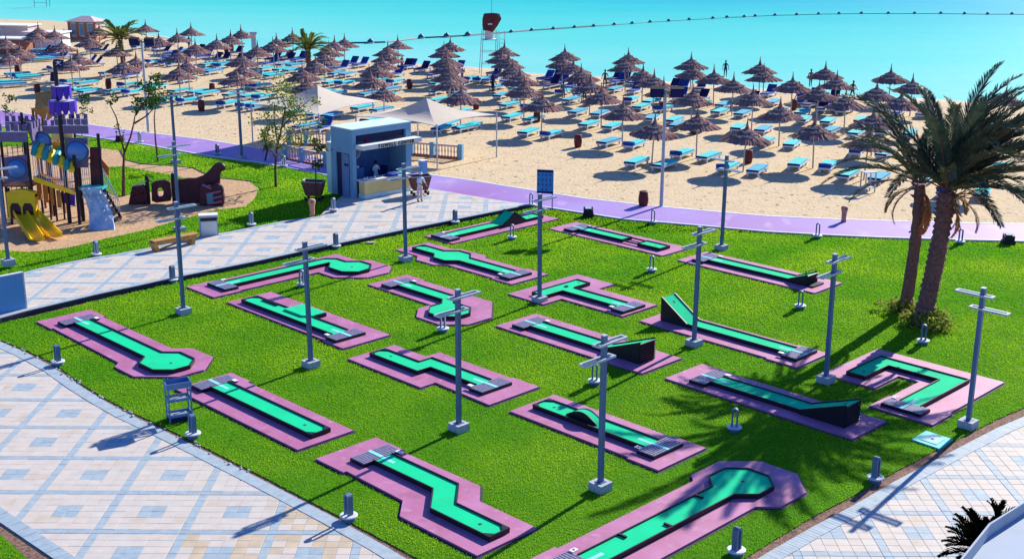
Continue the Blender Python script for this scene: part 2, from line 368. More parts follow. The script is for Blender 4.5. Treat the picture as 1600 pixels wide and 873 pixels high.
def paving(name, region, fx, fy, z, base_z):
    root = struct(MB().prism(region, base_z, z-0.010).build(name, 'mortar'))
    xs = [p[0] for p in region]; ys = [p[1] for p in region]
    ox, oy = GX+fx*CS, GY+fy*CS
    L = []
    i0, i1 = math.floor((min(xs)-ox)/CS), math.ceil((max(xs)-ox)/CS); j0, j1 = math.floor((min(ys)-oy)/CS), math.ceil((max(ys)-oy)/CS)
    g = 0.008; hb = 0.118
    for i in range(i0, i1):
        for j in range(j0, j1):
            x0, y0 = ox+i*CS, oy+j*CS
            if not in_view(x0+CS/2, y0+CS/2, 260): continue
            for a in range(6):
                for c in range(6):
                    m = 'paver_blue' if (a in (2, 3) and c in (2, 3)) else 'paver_%d' % RNG.integers(0, 4)
                    if m == 'paver_blue' and RNG.random() < .4: m = 'paver_blue_b'
                    elif 'blue' not in m and name == 'plaza_paving' and math.hypot(x0+1-(-5.8), y0+1-(29.2)) < 2.6 and RNG.random() < .5: m = 'paver_warm'
                    L.append((x0+hb+T_*(a+.5), y0+hb+T_*(c+.5), T_-g, T_-g, m))
            for a in range(6):
                L.append((x0+hb+T_*(a+.5), y0, T_-g, 2*hb-g, 'paver_blue')); L.append((x0, y0+hb+T_*(a+.5), 2*hb-g, T_-g, 'paver_blue_b'))
            L.append((x0, y0, 2*hb-g, 2*hb-g, 'paver_blue'))
    P = np.array([(t[0], t[1]) for t in L]); ok = inpoly(P[:, 0], P[:, 1], grown(region, -0.24))
    L = [t for t, k in zip(L, ok) if k]
    def size(t):
        u, v = PJ(t[0], t[1]); inside = -10 < u < 1610 and -10 < v < 883
        return (0 if inside else 1, math.hypot(t[0], t[1]))
    L.sort(key=size)
    for t in L[:285]:
        o = link('paver', tile_mesh(t[4], round(t[2], 3), round(t[3], 3)), root, (t[0], t[1], z+random.uniform(-.003, .002)))
    by = {}
    for t in L[285:]:
        by.setdefault(t[4], MB()).prism([(t[0]-t[2]/2, t[1]-t[3]/2), (t[0]+t[2]/2, t[1]-t[3]/2), (t[0]+t[2]/2, t[1]+t[3]/2), (t[0]-t[2]/2, t[1]+t[3]/2)], z-.03, z+random.uniform(-.003, .002))
    b = MB(); mats = []; mi = []
    for k, q in by.items():
        n0 = len(b.f); b.add(q.v, q.f); mats.append(k); mi += [len(mats)-1]*(len(b.f)-n0)
    if mats:
        me = b.mesh('pavers_far', None)
        for k in mats: me.materials.append(MATS[k])
        me.polygons.foreach_set('material_index', mi)
        stuff(link('paver_field', me, root))
    return root
def kerb_stones(pts, width, side, z0, z1, step, m, root, name='kerb_stone', limit=300):
    """border stones laid side by side along a polyline"""
    P = [Vector(p) for p in pts]; seg = []; L = []
    for a, c in zip(P[:-1], P[1:]):
        d = (c-a); n = max(1, int(d.length/step)); q = d.normalized(); nn = Vector((-q.y, q.x))*side
        for k in range(n):
            m0 = a+d*((k+.5)/n); L.append((m0+nn*width/2, math.atan2(q.y, q.x), d.length/n))
    L = [t for t in L if in_view(t[0].x, t[0].y, 60)]
    L.sort(key=lambda t: t[0].length); bag = MB()
    for k, (c, an, ln) in enumerate(L):
        if k < limit:
            key = ('k', m, round(ln, 2), width)
            if key not in tile_me: tile_me[key] = MB().box((0, 0, (z0-z1)/2), (round(ln, 2)-.010, width, z1-z0)).mesh('kerb_stone', m)
            link(name, tile_me[key], root, (c.x, c.y, z1+random.uniform(-.002, .002)), an)
        else: bag.box((c.x, c.y, (z0+z1)/2), (ln-.01, width, z1-z0), an)
    if bag.f: stuff(bag.build(name+'s_far', m, root))

# left plaza: between the lawn and the bottom left corner
EL = [G(-80, 492, 0), G(0, 533), G(40, 550), G(83, 573), G(131, 606), G(164, 626), G(200, 646), G(250, 669), G(320, 704), G(400, 744), G(462, 776), G(525, 809), G(600, 851), G(656, 885), G(760, 948)]
EB = [G(-120, 730), G(0, 815), G(84, 872), G(140, 912), G(300, 1010)]
plaza = paving('plaza_paving', EL + [G(500, 1010)] + EB[::-1], 0, 0, -0.012, -0.33)
kerb_stones(EL, 0.42, -1, -0.10, 0.0, 0.60, 'paver_blue_b', plaza, limit=60)
kerb_stones([G(-120, 730), G(0, 815), G(84, 872), G(140, 912)], 0.42, 1, -0.10, 0.0, 0.42, 'paver_blue', plaza, limit=60)
struct(sheet('soil_bed', [G(-120, 734), G(0, 818), G(84, 876), G(140, 916), G(60, 1000), G(-200, 1000)], -0.04, 'soil', -0.33))
LAWN_CORNER = [G(-120, 752), G(0, 833), G(52, 880), G(90, 925), G(20, 1000), G(-200, 1000)]
lawn_c = struct(sheet('lawn_corner', LAWN_CORNER, 0.0, 'lawn_base', -0.33))
# right plaza
ER = [G(1780, 560), G(1600, 650), G(1560, 667), G(1519, 688), G(1450, 724), G(1400, 750), G(1331, 790), G(1270, 822), G(1200, 862), G(1120, 912)]
rplaza = paving('plaza_pavement', [G(1780, 560)] + ER[1:] + [G(1200, 1010), G(1800, 1010), G(1900, 700)], 0.88, -0.43, -0.012, -0.33)
kerb_stones(ER[::-1], 0.45, -1, -0.10, 0.0, 0.125, 'paver_blue_b', rplaza, limit=240)
# the plaza strip behind the lawn stands a step above the lawn
ZB = 0.19
BN = [G(-80, 522, ZB), G(0, 497, ZB), G(40, 486, ZB), G(150, 460, ZB), G(290, 430, ZB), G(400, 408, ZB), G(520, 382, ZB), G(632, 358.5, ZB), G(720, 341, ZB), G(800, 325, ZB), G(826, 320, ZB)]
BF = [G(800, 316.5, ZB), G(740, 306, ZB), G(680, 296, ZB), G(640, 288, ZB), G(540, 300, ZB), G(498, 338, ZB), G(440, 346, ZB), G(400, 354, ZB), G(312, 371, ZB), G(234, 387, ZB), G(176, 398, ZB), G(141, 403, ZB), G(100, 411, ZB), G(55, 421, ZB), G(0, 436, ZB), G(-90, 462, ZB)]
bplaza = paving('promenade_paving', BN + BF, 0.08, 0.68, ZB, -0.3)
edge_strip(BN, 0.10, -1, -0.3, ZB+0.006, 'retaining_kerb', 'kerb_dark', bplaza)
edge_strip([(x, y) for x, y in BN], 0.30, 1, 0.1, ZB+0.010, 'edging', 'paver_blue_b', bplaza)
edge_strip(BF[5:], 0.26, 1, 0.1, ZB+0.014, 'edging', 'paver_blue_b', bplaza)

# promenade (purple coated path), slightly above the lawn
ZP = 0.07
PN = [G(-80, 188), G(0, 198), G(60, 204), G(139, 214), G(222, 226), G(323, 244), G(400, 254), G(458, 264), G(520, 276), G(600, 290), G(680, 300), G(740, 309), G(800, 318.5), G(836, 322), G(876, 328.2), G(976, 343.5), G(1100, 354), G(1200, 363), G(1290, 368), G(1376, 372), G(1500, 375.5), G(1600, 378), G(1800, 380)]
PF = [G(-80, 165), G(0, 174), G(60, 182), G(136, 196), G(220, 208), G(320, 220), G(400, 233), G(470, 245), G(560, 259), G(640, 270), G(675, 275.5), G(740, 284.5), G(800, 294.5), G(911, 312), G(1009, 323), G(1100, 331.5), G(1200, 340), G(1300, 344.5), G(1400, 348), G(1500, 351), G(1600, 352.5), G(1800, 354)]
struct(sheet('promenade', PN + PF[::-1], ZP, 'path', -0.3))
k = struct(edge_strip(PN, 0.16, -1, -0.25, ZP+0.02, 'kerb', 'kerb_white'))
struct(edge_strip(PN[9:], 0.30, -1, -0.25, 0.03, 'kerb_gap', 'kerb_dark'))
struct(edge_strip(PF, 0.20, 1, -0.25, ZP+0.012, 'path_edge', 'kerb_white'))

# playground: lawn with a mulch bed
PL = [G(-90, 462), G(0, 436), G(55, 421.5), G(100, 411.5), G(141, 403.5), G(176, 398.5), G(234, 387.5), G(312, 371.5), G(400, 354.5), G(440, 346.5), G(498, 338.5), G(540, 312), G(548, 292), G(520, 277), G(458, 266), G(400, 256), G(323, 246), G(222, 228), G(139, 216), G(60, 206), G(0, 200), G(-90, 192)]
struct(sheet('play_lawn', PL, 0.02, 'lawn_base', -0.3))
MU = [G(-100, 402), G(0, 392), G(45, 395), G(80, 392), G(108, 388), G(161, 375), G(227, 361), G(290, 342), G(340, 329), G(383, 324), G(398, 312), G(404, 296), G(390, 285), G(347, 280), G(322, 272), G(302, 264), G(270, 260.5), G(222, 258), G(196, 251), G(189, 237), G(161, 233), G(130, 231), G(60, 228), G(-100, 236)]
struct(sheet('mulch_bed', MU, 0.045, 'mulch', -0.2))
ISL = [G(158, 263), G(194, 262), G(227, 268), G(270, 275), G(300, 283), G(290, 296), G(235, 301), G(186, 308), G(160, 300)]
struct(sheet('lawn_island', ISL, 0.065, 'lawn_base', -0.1))
struct(edge_strip([G(189, 236), G(197, 251), G(222, 257.5), G(270, 260), G(303, 263.5), G(320, 272), G(347, 279.5), G(390, 284), G(410, 287)], 0.10, -1, 0, 0.075, 'mulch_kerb', 'kerb_dark'))

# ------------------------------------------------------------ minigolf lanes
LANES = [
 ('octagon', (-14.45, 45.35), [(-5.53,-1.23),(-5.53,1.10),(-4.25,1.10),(-4.25,.99),(1.17,.99),(1.67,1.55),(3.05,1.60),(4.04,0.61),(4.04,-0.41),(2.89,-1.55),(1.51,-1.55),(1.19,-1.23),(-4.24,-1.13),(-4.24,-1.23)],
  [(-3.95,-0.42),(-3.95,0.34),(1.62,0.34),(2.1,0.82),(3.10,0.82),(3.64,0.30),(3.64,-0.38),(3.10,-0.92),(2.1,-0.92),(1.62,-0.42)], 'u-', (2.85,-.03)),
 ('straight', (-9.26, 40.0), [(-2.46,-1.02),(-2.46,1.27),(-1.24,1.27),(-1.24,1.15),(4.79,1.15),(4.79,-1.02)], [(-1.46,-0.24),(-1.46,0.54),(4.4,0.54),(4.4,-0.24)], 'u-', (3.55,.15)),
 ('zigzag', (-2.64, 33.24), [(-3.74,-0.92),(-3.74,1.42),(-2.45,1.42),(-2.45,1.30),(1.12,1.35),(1.83,0.66),(4.06,0.66),(4.06,-1.54),(0.95,-1.54),(0.27,-0.86),(-2.38,-0.80),(-2.38,-.92)],
  [(-2.2,0.06),(-2.2,0.82),(0.80,0.82),(1.66,-0.06),(3.76,-0.06),(3.76,-0.82),(1.38,-0.82),(0.50,0.06)], 'u-', (3.0,-.44)),
 ('plateau', (-8.22, 48.53), [(-4.64,-0.89),(-4.64,1.33),(3.53,1.33),(3.53,-0.99),(2.21,-0.99),(2.21,-.89)], [(-4.15,-0.50),(-4.15,0.31),(-1.75,.31),(-1.75,.95),(-.1,.95),(-.1,.31),(2.2,0.31),(2.2,-0.50)], 'u+', (-.95,.5)),
 ('hook', (-9.19, 55.56), [(-2.21,-5.20),(-2.21,-3.85),(-2.1,-3.85),(-2.10,2.99),(-0.49,2.99),(0.01,3.49),(1.44,3.49),(2.21,2.72),(2.21,1.49),(1.14,0.42),(-.07,0.42),(-.07,-3.82),(0.03,-3.82),(0.03,-5.20)],
  [(-1.41,-3.75),(-1.41,1.80),(-0.99,2.21),(-0.30,2.21),(0.18,2.74),(0.95,2.74),(1.56,2.12),(1.56,1.50),(0.98,0.95),(0.0,0.95),(-0.65,1.50),(-0.65,-3.75)], 'v-', (.6,1.85)),
 ('hexagon', (-2.8, 58.41), [(-3.21,-0.94),(-3.21,1.14),(-1.35,1.14),(-1.02,1.48),(0.66,1.48),(1.0,1.14),(3.7,1.14),(3.7,1.3),(5.01,1.3),(5.01,-1.07),(3.7,-1.07),(3.7,-.97),(0.62,-0.97),(0.16,-1.43),(-1.09,-1.43),(-1.58,-0.94)],
  [(-2.60,-0.42),(-2.60,0.35),(-1.05,0.35),(-0.52,0.88),(0.27,0.88),(0.8,0.35),(3.9,0.35),(3.9,-0.42),(0.81,-0.42),(0.33,-0.90),(-0.47,-0.90),(-0.96,-0.42)], 'u+', (-1.9,-.04)),
 ('bent', (-2.91, 50.95), [(-4.63,-0.37),(-4.63,1.92),(-3.35,1.92),(-3.35,1.8),(1.12,1.80),(2.67,0.25),(2.67,-1.05),(1.84,-1.88),(0.43,-1.88),(-0.36,-1.08),(-0.36,-0.37)],
  [(-3.3,0.20),(-3.3,0.97),(-0.33,0.97),(0.40,0.31),(1.40,0.31),(1.94,-0.23),(1.94,-0.95),(1.42,-1.46),(0.70,-1.46),(0.05,-0.80),(0.05,-.15),(-0.30,0.20)], 'u-', (1.2,-.6)),
 ('step', (-2.8, 42.91), [(-3.24,-1.42),(-3.24,0.82),(-1.39,0.82),(-1.39,1.50),(2.45,1.50),(2.45,1.6),(3.74,1.6),(3.74,-0.83),(0.89,-0.73),(0.89,-1.42)],
  [(-2.86,-0.70),(-2.86,0.06),(-0.88,0.06),(-0.88,0.68),(2.3,0.68),(2.3,-0.08),(-0.12,-0.08),(-0.12,-0.70)], 'u+', (-2.1,-.3)),
 ('hill', (-0.85, 64.77), [(-1.2,-3.98),(-1.2,3.83),(0.95,3.83),(0.95,-3.98)], [(-0.5,-3.2),(-0.5,3.3),(0.3,3.3),(0.3,-3.2)], 'v-', (-.1,2.6)),
 ('jump', (5.39, 62.62), [(-3.81,-1.08),(-3.81,1.08),(3.80,1.08),(3.80,-1.08)], [(-2.3,-0.52),(-2.3,0.28),(0.75,0.28),(0.75,-0.52)], 'u-', None),
 ('tee_shape', (3.19, 52.48), [(-2.48,-2.27),(-2.48,2.22),(-0.23,2.22),(-0.23,1.16),(3.07,1.16),(3.07,-1.11),(-0.35,-1.11),(-0.35,-2.27)],
  [(-1.62,-1.67),(-1.62,1.26),(-0.83,1.26),(-0.83,0.22),(2.25,0.22),(2.25,-0.55),(-0.83,-0.55),(-0.83,-1.67)], 'u+', (-1.25,.95)),
 ('ramp_front', (2.86, 46.32), [(-3.79,-1.16),(-3.79,1.15),(3.80,1.15),(3.80,-1.16)], [(-2.55,-0.5),(-2.55,0.32),(1.3,0.32),(1.3,-0.5)], 'u-', None),
 ('ramp_back', (8.6, 46.96), [(-3.78,-1.0),(-3.78,1.0),(2.4,1.0),(2.4,1.1),(3.76,1.1),(3.76,-1.1),(2.4,-1.1),(2.4,-1.0)], [(-1.9,-0.30),(-1.9,0.5),(2.75,0.5),(2.75,-0.30)], 'u+', None),
 ('ramp_small', (11.44, 56.51), [(-3.79,-1.15),(-3.79,1.14),(3.80,1.14),(3.80,-1.15)], [(-2.5,-0.50),(-2.5,0.3),(2.0,0.3),(2.0,-0.50)], 'u-', None),
 ('ramp_long', (8.91, 40.38), [(-3.78,-1.04),(-3.78,1.14),(-2.5,1.14),(-2.5,1.04),(3.78,1.04),(3.78,-1.04)], [(-2.25,-0.46),(-2.25,0.36),(1.45,0.36),(1.45,-0.46)], 'u-', None),
 ('bridge', (3.13, 37.23), [(-3.60,-0.90),(-3.60,1.26),(1.5,1.26),(1.5,1.36),(2.81,1.36),(2.81,-1.0),(1.58,-1.0),(1.58,-.9)], [(-3.22,-0.20),(-3.22,0.61),(1.58,0.61),(1.58,-0.20)], 'u+', (-2.6,.2)),
 ('big_octagon', (5.27, 32.08), [(-1.27,-6.00),(-1.27,-4.55),(-1.17,-4.55),(-1.17,1.28),(-1.46,1.57),(-1.46,2.97),(-0.56,3.88),(0.69,3.88),(1.57,3.00),(1.57,1.70),(1.07,1.20),(1.07,-6.00)],
  [(-0.42,-4.6),(-0.42,1.16),(-0.9,1.66),(-0.9,2.44),(-0.42,2.93),(0.36,2.93),(0.85,2.44),(0.85,1.68),(0.36,1.16),(0.36,-4.6)], 'v-', (0,2.1)),
 ('u_shape', (14.02, 41.41), [(-2.97,-0.86),(-2.97,3.00),(2.03,3.00),(2.03,-1.13),(2.12,-1.13),(2.12,-2.48),(-0.2,-2.48),(-0.2,-1.13),(-.12,-1.13),(-0.12,0.86),(-0.92,0.86),(-0.92,-0.86)],
  [(-2.31,-0.42),(-2.31,2.02),(1.2,2.02),(1.2,-1.55),(0.42,-1.55),(0.42,1.25),(-1.55,1.25),(-1.55,-0.42)], 'v-', (-1.9,.1)),
]
LANE_LABEL = {
 'octagon': 'minigolf lane ending in a wide octagonal green, nearest the left edge of the photo',
 'straight': 'plain straight minigolf lane beside the blue shelf rack',
 'zigzag': 'minigolf lane with one slanting zigzag bend, nearest the lower left plaza',
 'plateau': 'minigolf lane with a raised green plateau at its side, behind the octagonal one',
 'hook': 'minigolf lane bending into a hooked octagon beside the back plaza',
 'hexagon': 'minigolf lane widening into a hexagon in its middle, beside a lamp post base',
 'bent': 'minigolf lane turning back into a small octagon behind the central lamp post',
 'step': 'minigolf lane with one sideways step in its middle, behind the central lamp post',
 'hill': 'minigolf lane with a dark tent shaped hump, at the far corner of the lawn',
 'jump': 'minigolf lane split by a gap into two green beds, along the far promenade',
 'tee_shape': 'T shaped minigolf lane beside a lamp post in the middle of the lawn',
 'ramp_front': 'minigolf lane ending in a tall dark ramp with louvred back, mid lawn',
 'ramp_back': 'minigolf lane climbing a tall green ramp at its far end',
 'ramp_small': 'minigolf lane with a small dark ramp and rail, nearest the promenade on the right',
 'ramp_long': 'minigolf lane with a steep ramp at its near end, in the palm shade',
 'bridge': 'minigolf lane with a small arched bridge, right of the central lamp post',
 'big_octagon': 'long minigolf lane running to the bottom edge with a big shaded octagon',
 'u_shape': 'minigolf lane folded in a U around a strip of grass, right of the ramps'}
SLAT = MB().box((0, 0, 0.012), (0.62, 0.062, 0.024)).mesh('slat', 'slat')
LANE_PADS = []; KEEPOUT = []
def rim_of(poly, w_, z0, z1, skip=None):
    b = MB(); n = len(poly)
    a = sum(poly[i][0]*poly[(i+1) % n][1]-poly[(i+1) % n][0]*poly[i][1] for i in range(n)); s = 1 if a > 0 else -1
    for i in range(n):
        if skip and skip(poly[i], poly[(i+1) % n]): continue
        p, q = Vector(poly[i]), Vector(poly[(i+1) % n]); d = (q-p).normalized(); nn = Vector((-d.y, d.x))*s
        c = (p+q)/2+nn*(w_/2-0.004); b.box((c.x, c.y, (z0+z1)/2), ((q-p).length+0.008, w_, z1-z0+random.uniform(0, .002)), math.atan2(d.y, d.x))
    return b
def wedge(poly_uv, heights, z0):
    """block with flat bottom z0 and given top height per corner"""
    n = len(poly_uv); b = MB()
    vs = [(x, y, z0) for x, y in poly_uv] + [(x, y, z0+h) for (x, y), h in zip(poly_uv, heights)]
    return b.add(vs, [tuple(range(n-1, -1, -1)), tuple(range(n, 2*n))] + [(i, (i+1) % n, n+(i+1) % n, n+i) for i in range(n)])
def ramp(root, u0, u1, v0, v1, h, louvre=True):
    z = 0.07; s = 1 if u1 > u0 else -1; e = 0.05
    for vv in (v0, v1):
        p = [(u0, vv-e/2), (u1, vv-e/2), (u1, vv+e/2), (u0, vv+e/2)]
        if s < 0: p.reverse(); hs = [h+.06, .16, .16, h+.06][::1]; hs = [.16 if abs(x-u0) < .01 else h+.06 for x, _ in p]
        else: hs = [.16 if abs(x-u0) < .01 else h+.06 for x, _ in p]
        wedge(p, hs, z).build('side_panel', 'steel_black', root)
    # deck
    L = math.hypot(u1-u0, h-.10); an = math.atan2(h-.10, abs(u1-u0))
    MB().box(((u0+u1)/2, (v0+v1)/2, z+.10+(h-.10)/2), (L, abs(v1-v0)-e-.006, .02), ry=-an*s).build('ramp_green', 'felt', root)
    MB().box((u1-.30*s, (v0+v1)/2, z+.10+(h-.10)*(1-.30/abs(u1-u0))+.014), (0.11, 0.11, .008), ry=-an*s).build('hole', 'ink', root)
    nL = 9
    for k in range(nL):
        zz = z+.03+(h-.02)*(k+.5)/nL
        MB().box((u1+.02*s, (v0+v1)/2, zz), (.035, abs(v1-v0)+.03, (h-.02)/nL*.72), ry=.35*s).build('louvre', 'steel_black', root)
    MB().box((u1-.03*s, (v0+v1)/2, z+h/2), (.02, abs(v1-v0)-e-.01, h-.05)).build('back_panel', 'steel_black', root)
for nm, loc, pad, bed, tee, hole in LANES:
    rz = -math.pi/4; root = thing('minigolf_lane', LANE_LABEL[nm], 'minigolf lane', (*loc, 0), rz, 'minigolf lanes on the lawn')
    c, s = math.cos(rz), math.sin(rz); LANE_PADS.append([(loc[0]+x*c-y*s, loc[1]+x*s+y*c) for x, y in pad])
    MB().prism(grown(pad, .075), -0.05, 0.008).build('soil_gap', 'kerb_dark', root)
    MB().prism(pad, -0.05, 0.07).build('pad', 'pad', root)
    lo = (min(p[0] for p in bed), max(p[0] for p in bed)) if tee[0] == 'u' else (min(p[1] for p in bed), max(p[1] for p in bed))
    end = lo[0] if tee[1] == '-' else lo[1]; sg = -1 if tee[1] == '-' else 1
    ax = 0 if tee[0] == 'u' else 1
    tp = [p for p in bed if abs(p[ax]-end) < .01]; mid = sum(p[1-ax] for p in tp)/len(tp)
    at_tee = lambda p, q: abs(p[ax]-end) < .01 and abs(q[ax]-end) < .01
    extra_open = {'ramp_front': (0, 1.3), 'ramp_back': (0, -1.9), 'ramp_small': (0, 2.0), 'ramp_long': (0, 1.45)}.get(nm)
    op2 = (lambda p, q: abs(p[0]-extra_open[1]) < .01 and abs(q[0]-extra_open[1]) < .01) if extra_open else (lambda p, q: False)
    beds = [bed]
    if nm == 'jump': beds.append([(1.75, -0.52), (1.75, 0.28), (3.2, 0.28), (3.2, -0.52)])
    for k, bd in enumerate(beds):
        MB().prism(bd, 0.07, 0.165).build('frame', 'steel_black', root)
        MB().prism(grown(bd, -0.012), 0.166, 0.176).build('green', 'felt', root)
        rim_of(bd, 0.04, 0.15, 0.222, lambda p, q: (k == 0 and (at_tee(p, q) or op2(p, q)))).build('rim', 'steel_black', root)
    if nm == 'jump': hole = (2.6, -.12)
    if hole: MB().lathe([(0.055, 0), (0.055, 0.004)], (hole[0], hole[1], 0.1765), 12).build('hole', 'ink', root)
    # tee deck: a box, seven slats either side of a pale strip
    dx = end+sg*0.33
    def P2(a, t): return (a, mid+t) if ax == 0 else (mid+t, a)
    q = [P2(end-sg*.01+sg*0, -.73), P2(end+sg*.67, -.73), P2(end+sg*.67, .73), P2(end-sg*.01, .73)]
    MB().prism(q, 0.071, 0.168).build('tee_deck', 'steel_black', root)
    for side in (-1, 1):
        for k in range(7):
            a = end+sg*(0.045+k*0.096); x, y = P2(a, side*0.405)
            link('slat', SLAT, root, (x, y, 0.168), 0 if ax == 1 else math.pi/2)
    MB().prism([P2(end+sg*.66, -.07), P2(end+sg*.66, .07), P2(end+sg*.02, .07), P2(end+sg*.02, -.07)], 0.168, 0.198).build('tee_strip', 'felt_pale', root)
    MB().prism([P2(end-sg*.0, -.07), P2(end-sg*.0, .07), P2(end-sg*.55, .07), P2(end-sg*.55, -.07)], 0.17, 0.1805).build('ball_mat', 'felt_pale', root)
    # number card beside the tee
    cx, cy = P2(end-sg*.07, -.58 if nm not in ('zigzag', 'straight', 'octagon', 'ramp_long', 'ramp_front', 'bent', 'ramp_small', 'jump') else .58)
    if nm in ('big_octagon', 'u_shape', 'hill', 'hook'): cx, cy = P2(end-sg*.09, -.60)
    card = MB().box((cx, cy, 0.21), (0.22, 0.15, 0.02) if ax == 0 else (0.15, 0.22, 0.02)).build('number_card', 'white_card', root)
    txt = {'big_octagon': '8', 'u_shape': '12', 'bridge': '6'}.get(nm)
    if txt:
        cu = bpy.data.curves.new('number', 'FONT'); cu.body = txt; cu.size = 0.15; cu.align_x = 'CENTER'; cu.align_y = 'CENTER'; cu.extrude = .002
        to = bpy.data.objects.new('tmp', cu); COL.objects.link(to); dg = bpy.context.evaluated_depsgraph_get(); me = bpy.data.meshes.new_from_object(to.evaluated_get(dg)); bpy.data.objects.remove(to)
        me.materials.clear(); me.materials.append(MATS['ink']); link('number', me, card, (cx, cy, 0.223), math.pi/4)
    # small diagonal corner braces at the far end
    far = lo[1] if tee[1] == '-' else lo[0]
    fp = [p for p in bed if abs(p[ax]-far) < .01]
    if len(fp) == 2 and not extra_open and nm not in ('hill', 'u_shape', 'tee_shape', 'jump', 'octagon', 'bent', 'big_octagon', 'hook'):
        for p in fp:
            t = 1 if p[1-ax] < (fp[0][1-ax]+fp[1][1-ax])/2 else -1
            A = [0, 0]; A[ax] = far+sg*.03; A[1-ax] = p[1-ax]+t*.03
            B = list(A); B[ax] += sg*.26; C_ = list(A); C_[1-ax] += t*.2
            MB().prism([tuple(A), tuple(B), tuple(C_)], 0.177, 0.226).build('corner_block', 'steel_black', root)
    if nm == 'ramp_front': ramp(root, 1.28, 3.15, -.52, .34, .80)
    if nm == 'ramp_long': ramp(root, 1.43, 3.15, -.48, .38, .74)
    if nm == 'ramp_back': ramp(root, -1.88, -3.2, -.32, .52, .95)
    if nm == 'ramp_small':
        ramp(root, 1.98, 3.0, -.52, .32, .48)
        b = MB(); b.path([(2.9, -.5, .55), (2.9, -.5, .75), (2.9, .3, .75), (2.9, .3, .55)], .02, 6); b.build('rail', 'steel_black', root)
        MB().bb(3.05, 3.35, -.55, .35, .09, .14).build('ball_tray', 'steel_black', root)
    if nm == 'hill':
        for v0, v1, h in ((0.15, 0.95, .55), (0.95, 1.95, .55)):
            pass
        tri = [(.15, .10), (1.1, .62), (2.05, .10)]
        for uu in (-.52, .30):
            b = MB(); vs = [(uu-.02, v_, .07) for v_, _ in (tri[0], tri[2])]
            b.add([(uu-.02, .1, .07), (uu-.02, 2.1, .07), (uu-.02, 1.1, .80), (uu+.02, .1, .07), (uu+.02, 2.1, .07), (uu+.02, 1.1, .80)], [(0, 1, 2), (5, 4, 3), (0, 3, 4, 1), (1, 4, 5, 2), (2, 5, 3, 0)])
            b.build('side_panel', 'steel_black', root)
        b = MB(); b.add([(-.5, .12, .18), (.28, .12, .18), (.28, 1.1, .70), (-.5, 1.1, .70), (-.5, 2.08, .18), (.28, 2.08, .18)], [(0, 1, 2, 3), (3, 2, 5, 4)])
        b.build('hump', 'felt', root)
    if nm == 'jump':
        for vv in (-.50, .26): MB().bb(.76, 1.74, vv-.02, vv+.02, .12, .2).build('rail', 'steel_black', root)
    if nm == 'plateau':
        MB().prism([(-1.72, -.02), (-1.72, .92), (-.13, .92), (-.13, .28), (-.45, -.02)], .177, .25).build('plateau', 'felt', root)
        MB().bb(-3.5, -2.4, .12, .17, .18, .25).build('rail', 'steel_black', root)
    if nm == 'big_octagon':
        for uu, vv in ((-.26, -3.0), (.2, -1.65), (-.26, .35)): MB().bb(uu-.13, uu+.13, vv-.035, vv+.035, .177, .235).build('obstacle', 'steel_black', root)
    if nm == 'tee_shape': MB().lathe([(0.09, 0), (0.09, .04)], (-1.2, .1, .177), 12).build('obstacle', 'steel_black', root)
    if nm == 'bridge':
        b = MB(); N = 10; u0, u1, h = -1.9, -.55, .26
        for k in range(N+1):
            t = k/N; uu = u0+(u1-u0)*t; zz = .18+h*math.sin(math.pi*t)
            for vv in (.06, .36): b.v += [(uu, vv, zz), (uu, vv, zz-.03)]
        for k in range(N):
            a = k*4; b.f += [(a, a+4, a+6, a+2), (a+1, a+3, a+7, a+5), (a, a+1, a+5, a+4), (a+2, a+6, a+7, a+3)]
        b.build('arch', 'felt', root)
        for vv in (.04, .38):
            b = MB(); N2 = 10
            for k in range(N2+1):
                t = k/N2; uu = u0+(u1-u0)*t; b.v += [(uu, vv-.012, .177), (uu, vv-.012, .20+h*math.sin(math.pi*t)), (uu, vv+.012, .177), (uu, vv+.012, .20+h*math.sin(math.pi*t))]
            for k in range(N2):
                a = k*4; b.f += [(a, a+4, a+5, a+1), (a+2, a+3, a+7, a+6), (a+1, a+5, a+7, a+3)]
            b.build('arch_side', 'steel_black', root)
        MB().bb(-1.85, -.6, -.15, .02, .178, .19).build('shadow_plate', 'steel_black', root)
        MB().bb(-1.85, -.6, .40, .56, .178, .19).build('shadow_plate', 'steel_black', root)

